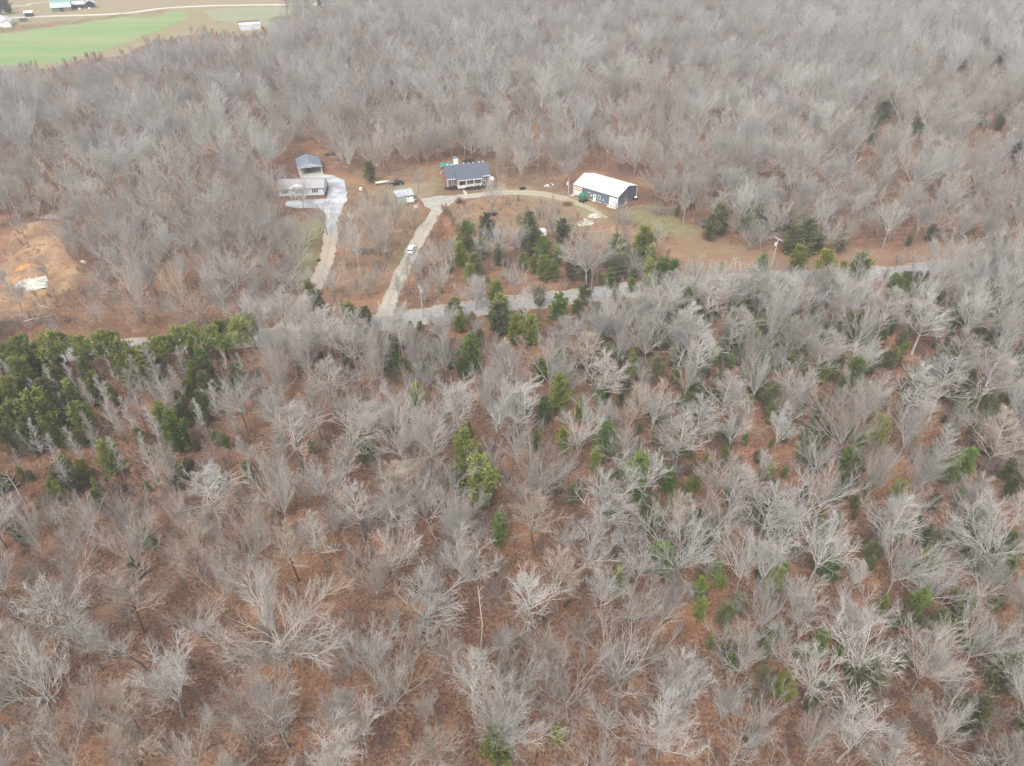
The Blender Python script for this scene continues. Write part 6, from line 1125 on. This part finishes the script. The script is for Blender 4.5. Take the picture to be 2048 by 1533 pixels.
B = MB(); B.box(0, Wd, 0, Dp, 0, 3); B.build('wall', M_['white_paint'], t); B = MB(); B.add([(-.5, -.5, 3), (Wd + .5, -.5, 3), (Wd + .5, Dp + .5, 3), (-.5, Dp + .5, 3), (5, Dp / 2, 6), (Wd - 5, Dp / 2, 6)], [(0, 1, 5, 4), (1, 2, 5), (2, 3, 4, 5), (3, 0, 4), (3, 2, 1, 0)]); rf = B.build('roof', M_['lilac_roof'], t); B = MB(); B.box(9, 10, Dp / 2 + .5, Dp / 2 + 1.5, 4.8, 6.8); B.build('chimney', M_['white_paint'], rf)
B = MB(); B.prism([(Wd - 4.5, 0), (Wd + .2, 0), (Wd + .2, 2.8), (Wd - 2.1, 4.3), (Wd - 4.5, 2.8)], -3.2, -.003, 'y'); B.build('front_wing', M_['white_paint'], t); B = MB(); B.prism([(Wd - 5, 2.7), (Wd - 2.1, 4.4), (Wd + .7, 2.7), (Wd + .7, 2.85), (Wd - 2.1, 4.55), (Wd - 5, 2.85)], -3.5, 2, 'y'); B.build('wing_roof', M_['lilac_roof'], t)
for x in (2.5, 6, 9.5): window(t, x, 1.6, 1.0, 1.3)
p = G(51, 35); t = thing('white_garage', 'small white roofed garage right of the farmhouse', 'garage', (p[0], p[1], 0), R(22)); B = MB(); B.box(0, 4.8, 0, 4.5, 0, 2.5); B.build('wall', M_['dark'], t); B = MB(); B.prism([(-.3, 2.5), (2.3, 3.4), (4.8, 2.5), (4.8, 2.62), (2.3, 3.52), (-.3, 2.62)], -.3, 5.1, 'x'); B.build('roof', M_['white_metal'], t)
for px, py, lab, m in ((43.5, 43, 'dark pickup parked at the farmhouse, left of its neighbour', 'black'), (51, 42, 'dark pickup parked at the farmhouse, nearer the white garage', 'black')):
    c = G(px, py); t = thing('pickup_truck', lab, 'truck', (c[0], c[1], 0), R(-50), 'pickups at the farmhouse'); pickup(t, M_[m])
p = G(480, 62); t = thing('long_shed', 'white roofed long shed with dark raised edges beyond the wood', 'shed', (p[0], p[1], 0), R(20)); B = MB(); B.box(0, 13, 0, 7, 0, 3.2); B.build('wall', M_['grey_siding'], t); B = MB(); B.box(-.2, 13.2, -.2, 6.6, 3.22, 3.35); B.build('roof', M_['white_metal'], t); B = MB(); B.box(-.3, 13.3, 6.62, 7.1, 2.6, 4.3); B.box(-.6, -.22, -.2, 7.1, 2.2, 3.9); B.build('parapet', M_['skirt'], t); B = MB(); B.box(7.5, 12.4, .5, 4.5, 3.36, 3.5); B.build('roof_sheet', M_['blue_roof'], t)
for px, py, lab, m in ((160, 20.5, 'small white round bale left of its twin by the open shed', 0), (179, 19.5, 'small white round bale nearest the right end of the open shed', 0)):
    c = G(px, py); t = thing('wrapped_bale', lab, 'bale', (c[0], c[1], 0), R(30), 'white bales by the open shed'); B = MB(); B.tube((-.6, 0, .65), (.6, 0, .65), .65, k=14); B.build('wrap', M_['white_paint'], t)

# ------------------------------------------------------------------ haze over the whole valley
hm = bpy.data.materials.new('valley_haze'); hm.use_nodes = True; hn = hm.node_tree.nodes; hn.remove(hn['Principled BSDF'])
pv = hn.new('ShaderNodeVolumePrincipled'); pv.inputs['Color'].default_value = (.86, .92, 1.0, 1); pv.inputs['Density'].default_value = .00028; pv.inputs['Anisotropy'].default_value = 0.0
hm.node_tree.links.new(pv.outputs[0], hn['Material Output'].inputs['Volume'])
B = MB(); B.box(-5200, 5200, -2700, 7200, -3, 112); o = B.build('haze', hm); tag(o, 'thin pale winter haze', None, kind='stuff')
